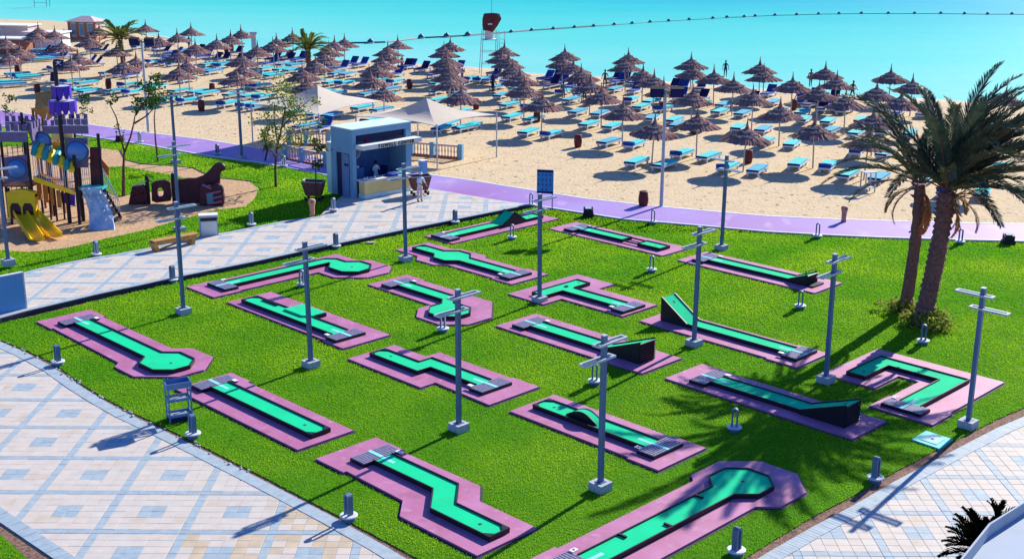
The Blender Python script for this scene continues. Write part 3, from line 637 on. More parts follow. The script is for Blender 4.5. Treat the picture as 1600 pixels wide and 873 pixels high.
# ------------------------------------------------------------ grass (one mass per lawn)
def grass_on(name, poly, z, dens, holes=(), near=20.0, hgt=0.042):
    xs = np.array([p[0] for p in poly]); ys = np.array([p[1] for p in poly])
    x0, x1, y0, y1 = xs.min(), xs.max(), ys.min(), ys.max()
    N = int((x1-x0)*(y1-y0)*dens); X = RNG.uniform(x0, x1, N); Y = RNG.uniform(y0, y1, N)
    k = inpoly(X, Y, poly)
    # only what stands in or close to the picture
    D = np.stack([X, Y, np.full_like(X, -CH)], 1); f = D @ np.array(_F); u = 800+FPX*(D @ np.array(CR))/f; v = 436.5-FPX*(D @ np.array(CU))/f
    k &= (f > 0) & (u > -120) & (u < 1720) & (v < 960)
    keep = np.clip((40.0/np.maximum(Y, 1))**1.3, 0, 1); k &= RNG.random(N) < keep
    for h in holes: k &= ~inpoly(X, Y, h)
    X = X[k]; Y = Y[k]; n = len(X); a = RNG.uniform(0, 2*np.pi, n)
    sc = np.clip(Y/40, .8, 2.2)*RNG.uniform(.7, 1.4, n); h = hgt*RNG.uniform(.6, 1.35, n)*np.clip(Y/45, .85, 1.4); wd = .016*sc
    lean = RNG.normal(0, .5, (n, 2))*h[:, None]
    vv = np.zeros((n, 3, 3), np.float32)
    vv[:, 0, 0] = X-wd*np.cos(a); vv[:, 0, 1] = Y-wd*np.sin(a); vv[:, 1, 0] = X+wd*np.cos(a); vv[:, 1, 1] = Y+wd*np.sin(a)
    vv[:, 2, 0] = X+lean[:, 0]; vv[:, 2, 1] = Y+lean[:, 1]; vv[:, :2, 2] = z-.002; vv[:, 2, 2] = z+h
    me = bpy.data.meshes.new(name); me.vertices.add(3*n); me.vertices.foreach_set('co', vv.ravel())
    me.loops.add(3*n); me.loops.foreach_set('vertex_index', np.arange(3*n, dtype=np.int32))
    me.polygons.add(n); me.polygons.foreach_set('loop_start', np.arange(0, 3*n, 3, dtype=np.int32)); me.polygons.foreach_set('loop_total', np.full(n, 3, np.int32))
    me.update(calc_edges=True); me.materials.append(MATS['grass'])
    o = link(name, me); stuff(o); o['label'] = 'short bright green turf'; return o
g = grass_on('grass', grown(LAWN_POLY, .03), 0.0, 620, [grown(p, .085) for p in LANE_PADS])
grass_on('grass', grown(LAWN_CORNER, -.05), 0.0, 620)
grass_on('grass', PL, 0.02, 420, [MU], hgt=.06)
grass_on('grass', ISL, 0.065, 420, hgt=.06)

# ------------------------------------------------------------ lamp posts
def make_post():
    t = thing('lamp_post', 'x', 'lamp post')
    MB().bb(-.25, .25, -.25, .25, -.05, .26).build('base_block', 'concrete', t)
    MB().bb(-.13, .13, -.13, .13, .261, .275).build('base_plate', 'pole', t)
    MB().bb(-.068, .068, -.068, .068, .276, 4.72).build('pole', 'pole', t)
    MB().bb(-.075, .075, -.075, .075, 4.721, 4.75).build('cap', 'pole_light', t)
    for x0, x1, z in ((-.36, .88, 4.46), (-.90, .37, 4.03)):
        b = MB(); wd, th = .14, .06
        b.bb(x0, x1, -wd-.0, -wd+.065, z, z+th); b.bb(x0, x1, wd-.065, wd, z, z+th)
        b.bb(x0, x0+.07, -wd+.066, wd-.066, z, z+th-.002); b.bb(x1-.07, x1, -wd+.066, wd-.066, z, z+th-.002)
        b.build('lamp_arm', 'pole_light', t)
    return t
POSTS = [((717, 672), 0, 'grey lamp post between the stepped and the bridged minigolf lanes'),
 ((938, 765), 0, 'foremost grey lamp post, between the bridged lane and the big octagon lane'),
 ((486, 573), 0, 'grey lamp post between the plateau lane and the stepped minigolf lane'),
 ((287, 490), 0, 'grey lamp post behind the octagon lane, its top reaching over the wooden bench'),
 ((1512, 667), 1, 'grey lamp post at the right lawn edge beside the turquoise manhole cover'),
 ((1290, 597), 0, 'grey lamp post at the corner of the U shaped minigolf lane'),
 ((1084, 540), 0, 'grey lamp post in front of the tall green ramp lane'),
 ((634, 408), 0, 'grey lamp post in front of the kiosk counter, at the end of the hexagon lane'),
 ((843, 472), 0, 'grey lamp post at the T shaped lane, its top overlapping the blue sign board'),
 ((1127, 390), 1, 'grey lamp post on the far lawn near the promenade, its arms turned to the left'),
 ((281, 362), 0, 'grey lamp post between the wooden bench and the maroon play wall'),
 ((275, 256), 0, 'grey lamp post between the promenade and the bare branched tree'),
 ((378, 249), 1, 'thin grey lamp post on the promenade left of the leafy tree'),
 ((14, 419), 0, 'grey lamp post behind the blue panel at the left edge')]
P0 = make_post(); KIDS[P0.name] = list(P0.children)
for i, (p, k, lab) in enumerate(POSTS):
    x, y = G(*p, 0); z = ZB if p[0] in (14,) else 0
    o = P0 if i == 0 else dup(P0, (x, y, z), 0)
    o.location = (x, y, z); o.rotation_euler = (R_(random.uniform(-.4, .4)), R_(random.uniform(-.4, .4)), R_(135 if k else 45)); o['label'] = lab; o['group'] = 'lamp posts with two hollow arms'
    LANE_PADS.append([(x-.3, y-.3), (x+.3, y-.3), (x+.3, y+.3), (x-.3, y+.3)])

# floodlight masts on the beach
def make_mast(label, base, h, s=1.0):
    t = thing('floodlight_mast', label, 'floodlight mast', (*G(*base), 0), 0, 'floodlight masts on the beach')
    MB().tube((0, 0, 0), (0, 0, h), .11, .075, 10).build('pole', 'pole_light', t)
    MB().box((0, 0, h-.15), (1.5*s, .08, .08)).build('crossbar', 'pole', t)
    for x in (-.5, .62):
        f = MB().box((x*s, -.12, h-.12), (.72*s, .35, .52*s), rx=.35).build('floodlight', 'ink', t)
        MB().box((x*s, -.30, h-.19), (.6*s, .02, .4*s), rx=.35).build('lamp_glass', 'navy', f)
    return t
make_mast('tall mast with two dark floodlights on the beach, right of the middle', (1033, 324), 6.7)
make_mast('tall mast with two dark floodlights on the beach behind the play castle', (232, 207), 6.9)

# ------------------------------------------------------------ bollards
def make_bollard():
    t = thing('bollard', 'x', 'bollard')
    MB().lathe([(.19, -.05), (.19, .13)], n=16).build('foot', 'pole', t)
    MB().lathe([(.25, .131), (.25, .165), (.23, .175)], n=18).build('collar', 'kerb_white', t)
    # a flat bar bent into an upright loop; normal of the loop is local y
    b = MB(); r = .105; th = .055; dp = .085; pts = [(-r, .176)]
    pts += [(-r*math.cos(a), .80-r+r*math.sin(a)) for a in [math.pi*k/8 for k in range(9)]] + [(r, .176)]
    for i in range(len(pts)-1):
        pass
    n = len(pts); vs = []
    for i, (x, z) in enumerate(pts):
        a = pts[max(i-1, 0)]; c = pts[min(i+1, n-1)]; d = Vector((c[0]-a[0], c[1]-a[1])).normalized(); q = Vector((-d.y, d.x))
        for y in (-dp, dp): vs += [(x+q.x*0, y, z+q.y*0), (x-q.x*th, y, z-q.y*th)]
    b.v = vs
    for i in range(n-1):
        k = i*4; b.f += [(k, k+4, k+6, k+2), (k+1, k+3, k+7, k+5), (k, k+1, k+5, k+4), (k+2, k+6, k+7, k+3)]
    b.f += [(0, 2, 3, 1), (4*n-4, 4*n-3, 4*n-1, 4*n-2)]
    b.build('loop', 'pole', t)
    return t
BOLL = [((91, 570), -45, 'grey loop bollard at the left plaza edge beside the octagon lane'),
 ((302, 683), -45, 'grey loop bollard at the left plaza edge beside the blue shelf rack'),
 ((545, 812), -45, 'grey loop bollard at the left plaza edge beside the zigzag lane'),
 ((1150, 866), 45, 'grey loop bollard at the right plaza edge closest to the bottom of the photo'),
 ((1367, 752), 45, 'grey loop bollard at the right plaza edge in front of the turquoise manhole cover'),
 ((1147, 673), -10, 'grey loop bollard in the palm shade below the long ramp lane'),
 ((1250, 482), -10, 'grey loop bollard below the small ramp lane'),
 ((1442, 537), -10, 'grey loop bollard in front of the thick palm trunk'),
 ((1018, 425), -10, 'grey loop bollard between the jump lane and the tall green ramp'),
 ((929, 600), -10, 'grey loop bollard just behind the foremost lamp post top'),
 ((692, 518), -10, 'grey loop bollard below the bent minigolf lane'),
 ((472, 448), -10, 'grey loop bollard between the hook lane and the plateau lane'),
 ((800, 374), -10, 'grey loop bollard in front of the tent shaped hump'),
 ((711, 350), -35, 'grey loop bollard at the lawn edge right of the kiosk lamp post'),
 ((525, 388), -35, 'grey loop bollard at the lawn edge behind the hook lane'),
 ((270, 441), -35, 'grey loop bollard at the lawn edge beside the rear lamp post foot'),
 ((151, 401), -25, 'grey loop bollard on the playground lawn in front of the blue climbing wall'),
 ((393, 354), -25, 'grey loop bollard on the playground lawn right of the pale litter bin'),
 ((521, 331), -25, 'grey loop bollard in the shade before the kiosk door'),
 ((444, 262), -15, 'grey loop bollard at the promenade behind the leafy tree'),
 ((219, 224), -15, 'grey loop bollard at the promenade behind the bare branched tree'),
 ((340, 243), -15, 'grey loop bollard at the promenade above the maroon play wall'),
 ((1020, 350), -10, 'grey loop bollard at the promenade under the brown barrel bin'),
 ((830, 323), -10, 'grey loop bollard at the far corner of the lawn beside the blue sign'),
 ((1277, 372), -10, 'grey loop bollard at the promenade left of the terracotta urn'),
 ((1500, 381), -10, 'grey loop bollard at the promenade right of the palm trunks'),
 ((38, 198), -10, 'grey loop bollard at the promenade behind the left castle tower')]
B0 = make_bollard(); KIDS[B0.name] = list(B0.children)
for i, (p, a, lab) in enumerate(BOLL):
    z = ZB if p in ((521, 331),) else 0
    x, y = G(*p, z); o = B0 if i == 0 else dup(B0, (x, y, z), 0)
    o.location = (x, y, z); o.rotation_euler = (0, 0, R_(a)); o['label'] = lab; o['group'] = 'loop bollards around the lawns'

# ------------------------------------------------------------ small street furniture
def spotlight(base, label, rz=0):
    t = thing('ground_spotlight', label, 'spotlight', (*G(*base), 0), rz, 'black spotlights on the lawn edge')
    MB().box((0, 0, .10), (.62, .42, .2)).build('housing_base', 'play_black', t)
    b = wedge([(-.26, -.17), (.26, -.17), (.26, .17), (-.26, .17)], [.24, .24, .34, .34], .201); b.build('housing', 'play_black', t)
    MB().box((0, .0, .515), (.34, .22, .02), rx=.3).build('glass', 'kerb_white', t)
spotlight((919, 339), 'black ground spotlight at the lawn edge between the sign board and the barrel bin')
spotlight((1575, 381), 'black ground spotlight at the lawn edge near the right side of the photo')
spotlight((188, 222), 'black ground spotlight beside the promenade behind the branching tree')
# manhole cover
MC = [G(1424, 688), G(1447, 674.5), G(1489, 688), G(1467, 702.5)]; mc = Vector((sum(p[0] for p in MC)/4, sum(p[1] for p in MC)/4))
t = thing('manhole_cover', 'turquoise framed manhole cover with grey lid on the lawn by the right plaza', 'manhole cover', (mc.x, mc.y, 0))
ML = [(p[0]-mc.x, p[1]-mc.y) for p in MC]
MB().prism(ML, -.05, .05).build('frame', 'teal_cover', t)
MB().prism([(x*.62, y*.62) for x, y in ML], .051, .065).build('lid', 'grey_cover', t)
MB().lathe([(.05, .066), (.05, .073)], n=10).build('keyhole', 'ink', t)
LANE_PADS.append([(p[0], p[1]) for p in MC])
o = tag(MB().lathe([(.10, 0), (.16, .05), (.13, .08)], (0, 0, 0), 8, .2).build('pale_stone', 'stone_pale'), 'flat pale stone on the grass before the kiosk lamp post', 'stone'); o.location = (*G(579, 381), 0.02); o.scale = (1.8, 1, 1)
# shelf rack
def rack():
    t = thing('shelf_rack', 'blue grey metal shelf rack with three trays at the left plaza edge', 'rack', (*G(281, 655), 0), R_(28))
    for x in (-.36, .36):
        for y in (-.22, .22): MB().bb(x-.022, x+.022, y-.022, y+.022, 0, 1.32).build('leg', 'rack_blue', t)
    for z, k in ((.18, 3), (.72, 3)):
        tr = MB(); tr.bb(-.335, .335, -.242, -.222, z, z+.09); tr.bb(-.335, .335, .222, .242, z, z+.09); tr.bb(-.38, -.362, -.2, .2, z, z+.09); tr.bb(.362, .38, -.2, .2, z, z+.09)
        tray = tr.build('tray', 'rack_blue', t)
        for y in (-.11, .0, .11): MB().bb(-.36, .36, y-.03, y+.03, z+.01, z+.03).build('tray_bar', 'pole_light', tray)
    tr = MB(); z = 1.16; tr.bb(-.40, .40, -.27, -.245, z, z+.2); tr.bb(-.40, .40, .245, .27, z, z+.2); tr.bb(-.405, -.385, -.244, .244, z, z+.2); tr.bb(.385, .405, -.244, .244, z, z+.2); tr.bb(-.38, .38, -.24, .24, z, z+.02)
    tr.build('top_tray', 'rack_blue', t)
    MB().bb(-.34, .34, -.2, .2, 0.02, .17).build('bottom_box', 'navy', t)
rack()
# blue grey panel at the left edge
c0 = Vector(G(41, 488)); c1 = Vector(G(-60, 510)); d = (c1-c0); L = d.length; an = math.atan2(d.y, d.x)
t = thing('blue_panel', 'plain blue grey metal panel standing at the left edge of the photo', 'panel', (c0.x, c0.y, 0), an)
MB().bb(0.02, L, -.05, .05, .08, 1.72).build('board', 'panel_blue', t)
MB().bb(0, L+.02, -.09, .09, 1.721, 1.76).build('top_rail', 'kerb_white', t)
MB().bb(0, L+.02, -.07, .07, 0.02, .079).build('bottom_rail', 'kerb_white', t)
MB().bb(-.05, 0.018, -.06, .06, 0, 1.76).build('end_post', 'kerb_white', t)
# sign board
bx, by = G(862, 328)
t = thing('sign_board', 'blue information board with rows of small pictograms at the far lawn corner', 'sign', (bx, by, 0), R_(-12))
MB().tube((0.02, .03, 0), (0.02, .03, 1.55), .03, n=8).build('post', 'pole', t)
sb = MB().bb(-.86, .08, -.025, .025, .92, 2.28).build('board', 'sign_blue', t); sb.location = (0, 0, 0)
MB().bb(-.86, .08, -.032, -.026, 2.14, 2.27).build('header', 'navy', sb)
for r in range(4):
    for c in range(4):
        if r == 3 and c in (0, 3): continue
        b = MB(); x = -.76+c*.22; z = 2.02-r*.28
        b.lathe([(.018, z), (.018, z+.03)], (x, -.03, 0), 6); b.box((x, -.03, z-.045), (.05, .006, .08)); b.build('pictogram', 'navy', sb)
MB().bb(-.86, .08, -.032, -.026, .94, 1.05).build('footer', 'navy', sb)

# wooden bench
pa, pb = Vector(G(243, 392, ZB)), Vector(G(300, 381, ZB)); d = pb-pa
t = thing('wooden_bench', 'wooden bench with slanted legs on the back plaza', 'bench', ((pa.x+pb.x)/2, (pa.y+pb.y)/2, ZB), math.atan2(d.y, d.x)); L = d.length
for k in range(4): MB().bb(-L/2-.12, L/2+.30, -.20+k*.12, -.09+k*.12, .44, .52).build('seat_board', 'wood', t)
for x, sx in ((-L/2+.05, -.16), (L/2-.05, .12)):
    b = MB(); b.add([(x-.1, -.2, 0), (x+.1, -.2, 0), (x+.1, .26, 0), (x-.1, .26, 0), (x-.1+sx, -.2, .439), (x+.1+sx, -.2, .439), (x+.1+sx, .26, .439), (x-.1+sx, .26, .439)], [(3, 2, 1, 0), (4, 5, 6, 7), (0, 1, 5, 4), (1, 2, 6, 5), (2, 3, 7, 6), (3, 0, 4, 7)])
    b.build('leg', 'wood', t)
MB().bb(-L/2-.02, L/2, -.19, -.14, .30, .43).build('apron', 'wood', t)
b = MB(); b.tube((-L/2+.1, -.1, .05), (L/2-.1, -.1, .36), .05, n=6); b.build('brace', 'wood_brown', t)

# litter bin cabinet
p = G(327, 366, ZB)
t = thing('litter_bin', 'pale square litter bin cabinet on the playground lawn right of the bench', 'litter bin', (*p, .05), R_(14))
MB().bb(-.46, .46, -.26, .26, 0, 1.15).build('cabinet', 'concrete', t)
MB().bb(-.38, .40, -.275, -.262, .12, .86).build('front_panel', 'offwhite', t)
MB().bb(-.40, .42, -.273, -.262, .90, 1.06).build('slot', 'play_black', t)
MB().bb(-.48, .48, -.28, .28, 1.151, 1.2).build('lid', 'offwhite', t)
MB().bb(-.475, -.462, -.25, .25, .02, 1.13).build('side_panel', 'rack_blue', t)

# ash urns
def urn(base, h, label, z=0):
    t = thing('terracotta_urn', label, 'urn', (*G(*base, z), z), 0, 'slim terracotta urns')
    MB().lathe([(.17*h, 0), (.14*h, .25*h), (.16*h, .6*h), (.22*h, .86*h), (.22*h, .9*h), (.19*h, .95*h), (.17*h, 1.0*h)], n=16).build('body', 'terracotta', t, smooth=True)
    MB().lathe([(.055*h, 0), (.055*h, .03)], (0.03, -.215*h, .84*h), 10).build('opening', 'ink', t)
urn((488, 338), .95, 'slim terracotta urn on the plaza left of the kiosk', ZB)
urn((1318, 347), .88, 'slim terracotta urn on the far promenade edge', 0.05)

# barrel bins
def make_barrel():
    t = thing('barrel_bin', 'x', 'barrel bin')
    MB().lathe([(.20, 0), (.24, .06), (.29, .35), (.29, .5), (.25, .82), (.24, .84)], n=14).build('barrel', 'bin_brown', t, smooth=True)
    MB().lathe([(.25, .841), (.26, .88), (.20, .92), (.19, .90)], n=14).build('rim', 'bin_brown', t)
    return t
BARR = [((1005, 323), 'dark red barrel bin at the promenade edge, closest of all barrels'), ((903, 230), 'dark red barrel bin in the open sand right of the big shade sails'), ((839, 191), 'dark red barrel bin beside two loungers under a thatched umbrella mid beach'),
 ((1169, 255), 'dark red barrel bin behind the far lawn lamp post'), ((1085, 210), 'dark red barrel bin beside loungers right of the right floodlight mast'), ((1035, 176), 'dark red barrel bin touching the right floodlight mast'), ((1340, 207), 'dark red barrel bin left of the big palm crown'),
 ((1240, 172), 'dark red barrel bin under a thatched umbrella near the water on the right'), ((640, 139), 'dark red barrel bin between two umbrella stacks left of the lifeguard tower'), ((59, 147), 'dark red barrel bin above the brown roof of the play hut'), ((28, 116), 'dark red barrel bin near the left edge of the beach'),
 ((170, 139), 'dark red barrel bin right of the pirate flag'), ((332, 146), 'dark red barrel bin above the empty shadow left of the small sails'), ((315, 174), 'dark red barrel bin in the front shadow left of the leafy tree'), ((744, 171), 'dark low bin above the right shade sail'), ((354, 83), 'dark bin by the water behind the left beach umbrellas'), ((362, 81), 'dark bin by the water, right one of the pair'), ((80, 88), 'dark small bin among the left umbrellas')]
A0 = make_barrel(); KIDS[A0.name] = list(A0.children)
for i, (p, lab) in enumerate(BARR):
    o = A0 if i == 0 else dup(A0, (*G(*p), 0), 0); o.location = (*G(*p), 0); o['label'] = lab; o['group'] = 'barrel bins on the beach'

# ------------------------------------------------------------ kiosk
kx, ky = G(553, 315, 0.0)
def kiosk():
    t = thing('towel_kiosk', 'pale blue flat roofed towel kiosk with yellow counter and door', 'kiosk', (kx, ky, ZB-.02), R_(45))
    H = 3.95; W = 4.4; D = 2.0; w_ = .16
    MB().bb(0, w_, .0, .32, 0, H).bb(0, w_, 1.55, D, 0, H).bb(0, w_, .321, 1.549, 2.55, H).build('wall', 'kiosk_wall', t)        # left wall with the doorway
    MB().bb(W-w_, W, 0, D, 0, H).build('wall', 'kiosk_wall', t)
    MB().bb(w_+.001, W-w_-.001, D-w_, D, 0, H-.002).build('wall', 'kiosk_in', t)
    MB().bb(w_+.001, .26, 0, .16, 0, H-.002).bb(.261, W-w_-.001, 0.01, .16, 3.62, H-.003).bb(4.0, W-w_-.001, 0, .16, 0, 3.61).build('front_frame', 'kiosk_wall', t)
    MB().bb(w_, W-w_, .17, D-w_-.01, .02, .06).build('inner_floor', 'kiosk_dark', t)
    MB().bb(.27, 3.99, .20, .24, 3.22, 3.6).build('dark_slot', 'kiosk_dark', t)
    MB().bb(.27, 3.99, .25, D-w_-.02, 3.2, 3.24).build('ceiling', 'kiosk_dark', t)
    r = MB().bb(-.03, W+.03, -.03, D+.03, H+.001, H+.06).build('roof', 'kiosk_roof', t)
    # fascia beam with the standing letters
    f = MB().bb(.18, 4.62, -.72, -.05, 2.86, 3.12).build('fascia_beam', 'offwhite', t)
    word = 'TOWELS CENTER'; x = 1.28
    for ch in word:
        if ch == ' ': x += .16; continue
        cu = bpy.data.curves.new('letter', 'FONT'); cu.body = ch; cu.size = .30; cu.extrude = .02; cu.resolution_u = 2
        to = bpy.data.objects.new('tmp', cu); COL.objects.link(to); dg = bpy.context.evaluated_depsgraph_get(); me = bpy.data.meshes.new_from_object(to.evaluated_get(dg)); me.name = 'letter'
        me.transform(Matrix.Rotation(math.pi/2, 4, 'X')); me.materials.clear(); me.materials.append(MATS['steel_black'])
        wdt = max(v.co.x for v in me.vertices); bpy.data.objects.remove(to)
        link('letter', me, f, (x, -.745, 2.885)); x += wdt+.035
    # door
    dr = MB().bb(-.02, .03, .62, 1.02+.0, .03, 2.5).bb(-.019, .029, .33, .619, .03, 2.5).build('door', 'rack_blue', t)
    MB().bb(-.03, .05, 1.03, 1.12, 0.02, 2.54).bb(-.03, .05, .322, .33, .02, 2.54).build('door_frame', 'kiosk_dark', t)
    MB().bb(.06, .09, 1.13, 1.54, .02, 2.54).build('open_doorway', 'kiosk_dark', t)
    for yy in (.42, .62):
        b = MB(); b.lathe([(.085, 0), (.085, .012)], (0, 0, 0), 12); o = b.build('door_disc', 'ink', dr); o.rotation_euler = (0, -math.pi/2, 0); o.location = (-.021, yy+.06, 1.9)
    # counter
    MB().bb(.30, 3.75, -.66, -.08, 0, .26).build('counter_plinth', 'kiosk_roof', t)
    MB().bb(.33, 3.72, -.63, -.09, .261, .99).build('counter_front', 'counter', t)
    MB().bb(.29, 3.78, -.68, .14, .991, 1.07).build('counter_top', 'offwhite', t)
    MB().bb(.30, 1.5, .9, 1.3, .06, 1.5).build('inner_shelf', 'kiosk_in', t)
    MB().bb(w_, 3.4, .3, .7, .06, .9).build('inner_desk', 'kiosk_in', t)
    for k in range(5): MB().bb(.40+k*.21, .56+k*.21, .95, 1.25, 1.501, 1.56+.07*(k*7 % 4)).build('folded_towel', ('shirt', 'royal', 'turquoise', 'offwhite', 'navy')[k], t)
    MB().bb(2.9, 3.7, 1.4, 1.75, .06, 1.25).build('linen_stack', 'navy', t)
    # round lattice windows
    for xx, rr in ((1.55, .42), (.62, .36)):
        wn = MB(); N = 24
        for k in range(N):
            a, c = 2*math.pi*k/N, 2*math.pi*(k+1)/N
            wn.add([(xx+rr*math.cos(q)*s, y, 2.25+rr*math.sin(q)*s) for y in (1.78, 1.83) for q, s in ((a, 1), (c, 1), (c, .86), (a, .86))], [(0, 1, 2, 3), (4, 7, 6, 5), (0, 4, 5, 1), (2, 6, 7, 3)])
        o = wn.build('round_window', 'offwhite', t)
        for q in (-.24, -.08, .08, .24):
            h = math.sqrt(max(rr*rr-q*q, 0))*.97
            MB().bb(xx+q-.014, xx+q+.014, 1.79, 1.82, 2.25-h, 2.25+h).build('window_bar', 'offwhite', o)
            MB().bb(xx-h, xx+h, 1.80, 1.815, 2.25+q-.014, 2.25+q+.014).build('window_bar', 'offwhite', o)
    # rear pale annexe wall beside the door
    MB().bb(-.0, 1.0, D+.04, D+.5, 0, 3.0).build('annexe', 'kiosk_roof', t)
    MB().bb(2.35, 2.62, 1.70, 1.82, 2.4, 2.95).build('red_cloth', 'red_cloth', t)
    return t
kiosk()
def k2w(x, y, z): c = math.sqrt(.5); return (kx+(x-y)*c, ky+(x+y)*c, z+ZB-.02)
def towel_heap(loc, s, m, label, seed):
    r = random.Random(seed); b = MB(); n = 14
    prof = [(s*.9, 0), (s*1.0, s*.12), (s*.85, s*.35), (s*.5, s*.5), (s*.05, s*.55)]
    for rr, z in prof:
        for j in range(n):
            t = 2*math.pi*j/n; q = 1+r.uniform(-.22, .22); b.v.append((rr*q*math.cos(t)*1.35, rr*q*math.sin(t)*.75, z*(1+r.uniform(-.2, .2))))
    for i in range(len(prof)-1):
        for j in range(n): b.f.append((i*n+j, i*n+(j+1) % n, (i+1)*n+(j+1) % n, (i+1)*n+j))
    b.f.append(tuple(4*n+j for j in range(n)))
    o = b.build('towel_pile', m, smooth=True); o.location = loc; o.rotation_euler = (0, 0, R_(45)); tag(o, label, 'towels', 'towels on the kiosk counter'); return o
towel_heap(k2w(2.55, -.42, 1.072), .36, 'royal', 'large crumpled blue towel heap hanging over the kiosk counter front', 1)
towel_heap(k2w(3.25, -.35, 1.072), .28, 'turquoise', 'pale turquoise towel heap on the right of the kiosk counter', 2)
towel_heap(k2w(3.50, -.15, 1.072), .22, 'navy', 'small dark blue towel pile at the right end of the kiosk counter', 3)
for k, (x, lab) in enumerate(((.45, 'small white bottle at the left corner of the kiosk counter'), (.62, 'second small white bottle on the kiosk counter, beside the corner one'), (1.2, 'white bottle standing alone on the kiosk counter'))):
    b = MB().lathe([(.035, 0), (.035, .12), (.014, .16), (.014, .21)], n=8).build('bottle', 'white_card'); b.location = k2w(x, -.5, 1.072); tag(b, lab, 'bottle')

# wicker laundry carts
def cart(p, rz, label, z):
    t = thing('wicker_cart', label, 'laundry cart', (*p, z), rz, 'brown wicker laundry carts')
    z0, z1 = .32, 1.12
    b = MB(); lo = [(-.42, -.28), (.42, -.28), (.42, .28), (-.42, .28)]; hi = [(-.62, -.40), (.62, -.40), (.62, .40), (-.62, .40)]
    b.add([(x, y, z0) for x, y in lo]+[(x, y, z1) for x, y in hi]+[(x*.94, y*.9, z0+.04) for x, y in lo]+[(x*.95, y*.92, z1) for x, y in hi],
          [(3, 2, 1, 0), (0, 1, 5, 4), (1, 2, 6, 5), (2, 3, 7, 6), (3, 0, 4, 7), (8, 9, 10, 11), (8, 12, 13, 9), (9, 13, 14, 10), (10, 14, 15, 11), (11, 15, 12, 8), (4, 5, 13, 12), (5, 6, 14, 13), (6, 7, 15, 14), (7, 4, 12, 15)])
    b.build('basket', 'wicker', t)
    b = MB(); b.path([(x*1.02, y*1.03, z1+.02) for x, y in hi+[hi[0]]], .028, 6); b.build('rim', 'pole_light', t)
    b = MB(); b.path([(-.5, -.3, .2), (.5, -.3, .2), (.5, .3, .2), (-.5, .3, .2), (-.5, -.3, .2)], .022, 6); b.build('chassis', 'steel_black', t)
    for x in (-.42, .42):
        for y in (-.26, .26):
            wq = MB().lathe([(.09, -.025), (.09, .025)], n=12).build('wheel', 'play_black', t); wq.rotation_euler = (math.pi/2, 0, 0); wq.location = (x, y, .10)
    # woven strips
    for k in range(4):
        zz = z0+.12+k*.2; f = (zz-z0)/(z1-z0); xx = .42+.20*f+.012; yy = .28+.12*f+.012
        MB().path([(-xx, -yy, zz), (xx, -yy, zz), (xx, yy, zz), (-xx, yy, zz), (-xx, -yy, zz)], .018, 4).build('weave_band', 'wicker', t)
    MB().bb(-.5, .5, -.3, .3, z1-.22, z1-.16).build('linen', 'navy', t)
cart(G(656, 304, ZB), R_(20), 'brown wicker laundry cart beside the worker in pale clothes', ZB-.01)
cart(G(491, 313, .02), R_(-10), 'brown wicker laundry cart standing in the shade left of the kiosk', .02)

# ------------------------------------------------------------ balustrades
def balustrade(a, c, label, n):
    A, B = Vector(a), Vector(c); d = B-A; L = d.length
    t = thing('balustrade', label, 'balustrade', (A.x, A.y, 0), math.atan2(d.y, d.x), 'pink balustrades by the kiosk')
    MB().bb(0, L, -.09, .09, 0, .16).build('plinth', 'brick', t)
    MB().bb(0, L, -.10, .10, .84, .96).build('handrail', 'plaster_pink', t)
    me = None
    for k in range(n):
        x = (k+.5)*L/n
        if abs(x-L*.42) < .25: continue
        if me is None: me = MB().lathe([(.05, .161), (.05, .2), (.03, .3), (.062, .5), (.03, .72), (.05, .8), (.05, .839)], n=8).mesh('baluster', 'plaster_pink', True)
        link('baluster', me, t, (x, 0, 0))
    for x in (-.14, L*.42, L+.14): MB().bb(x-.15, x+.15, -.15, .15, 0, 1.05).build('newel', 'kiosk_wall', t)
balustrade(G(646, 243), G(717, 249), 'balustrade with brick foot right of the kiosk', 15)
balustrade(G(448, 250), G(508, 262), 'balustrade behind the small tree left of the kiosk', 14)
balustrade(G(455, 226), G(512, 229), 'rear balustrade partly hidden by tree leaves', 12)
t = thing('gate_pillar', 'short blue pillar right of the kiosk wall on the sand', 'pillar', (*G(661, 276), 0), R_(45))
MB().bb(-.2, .2, -.2, .2, 0, 1.0).build('shaft', 'kiosk_wall', t); MB().bb(-.24, .24, -.24, .24, 1.001, 1.07).build('cap', 'offwhite', t)

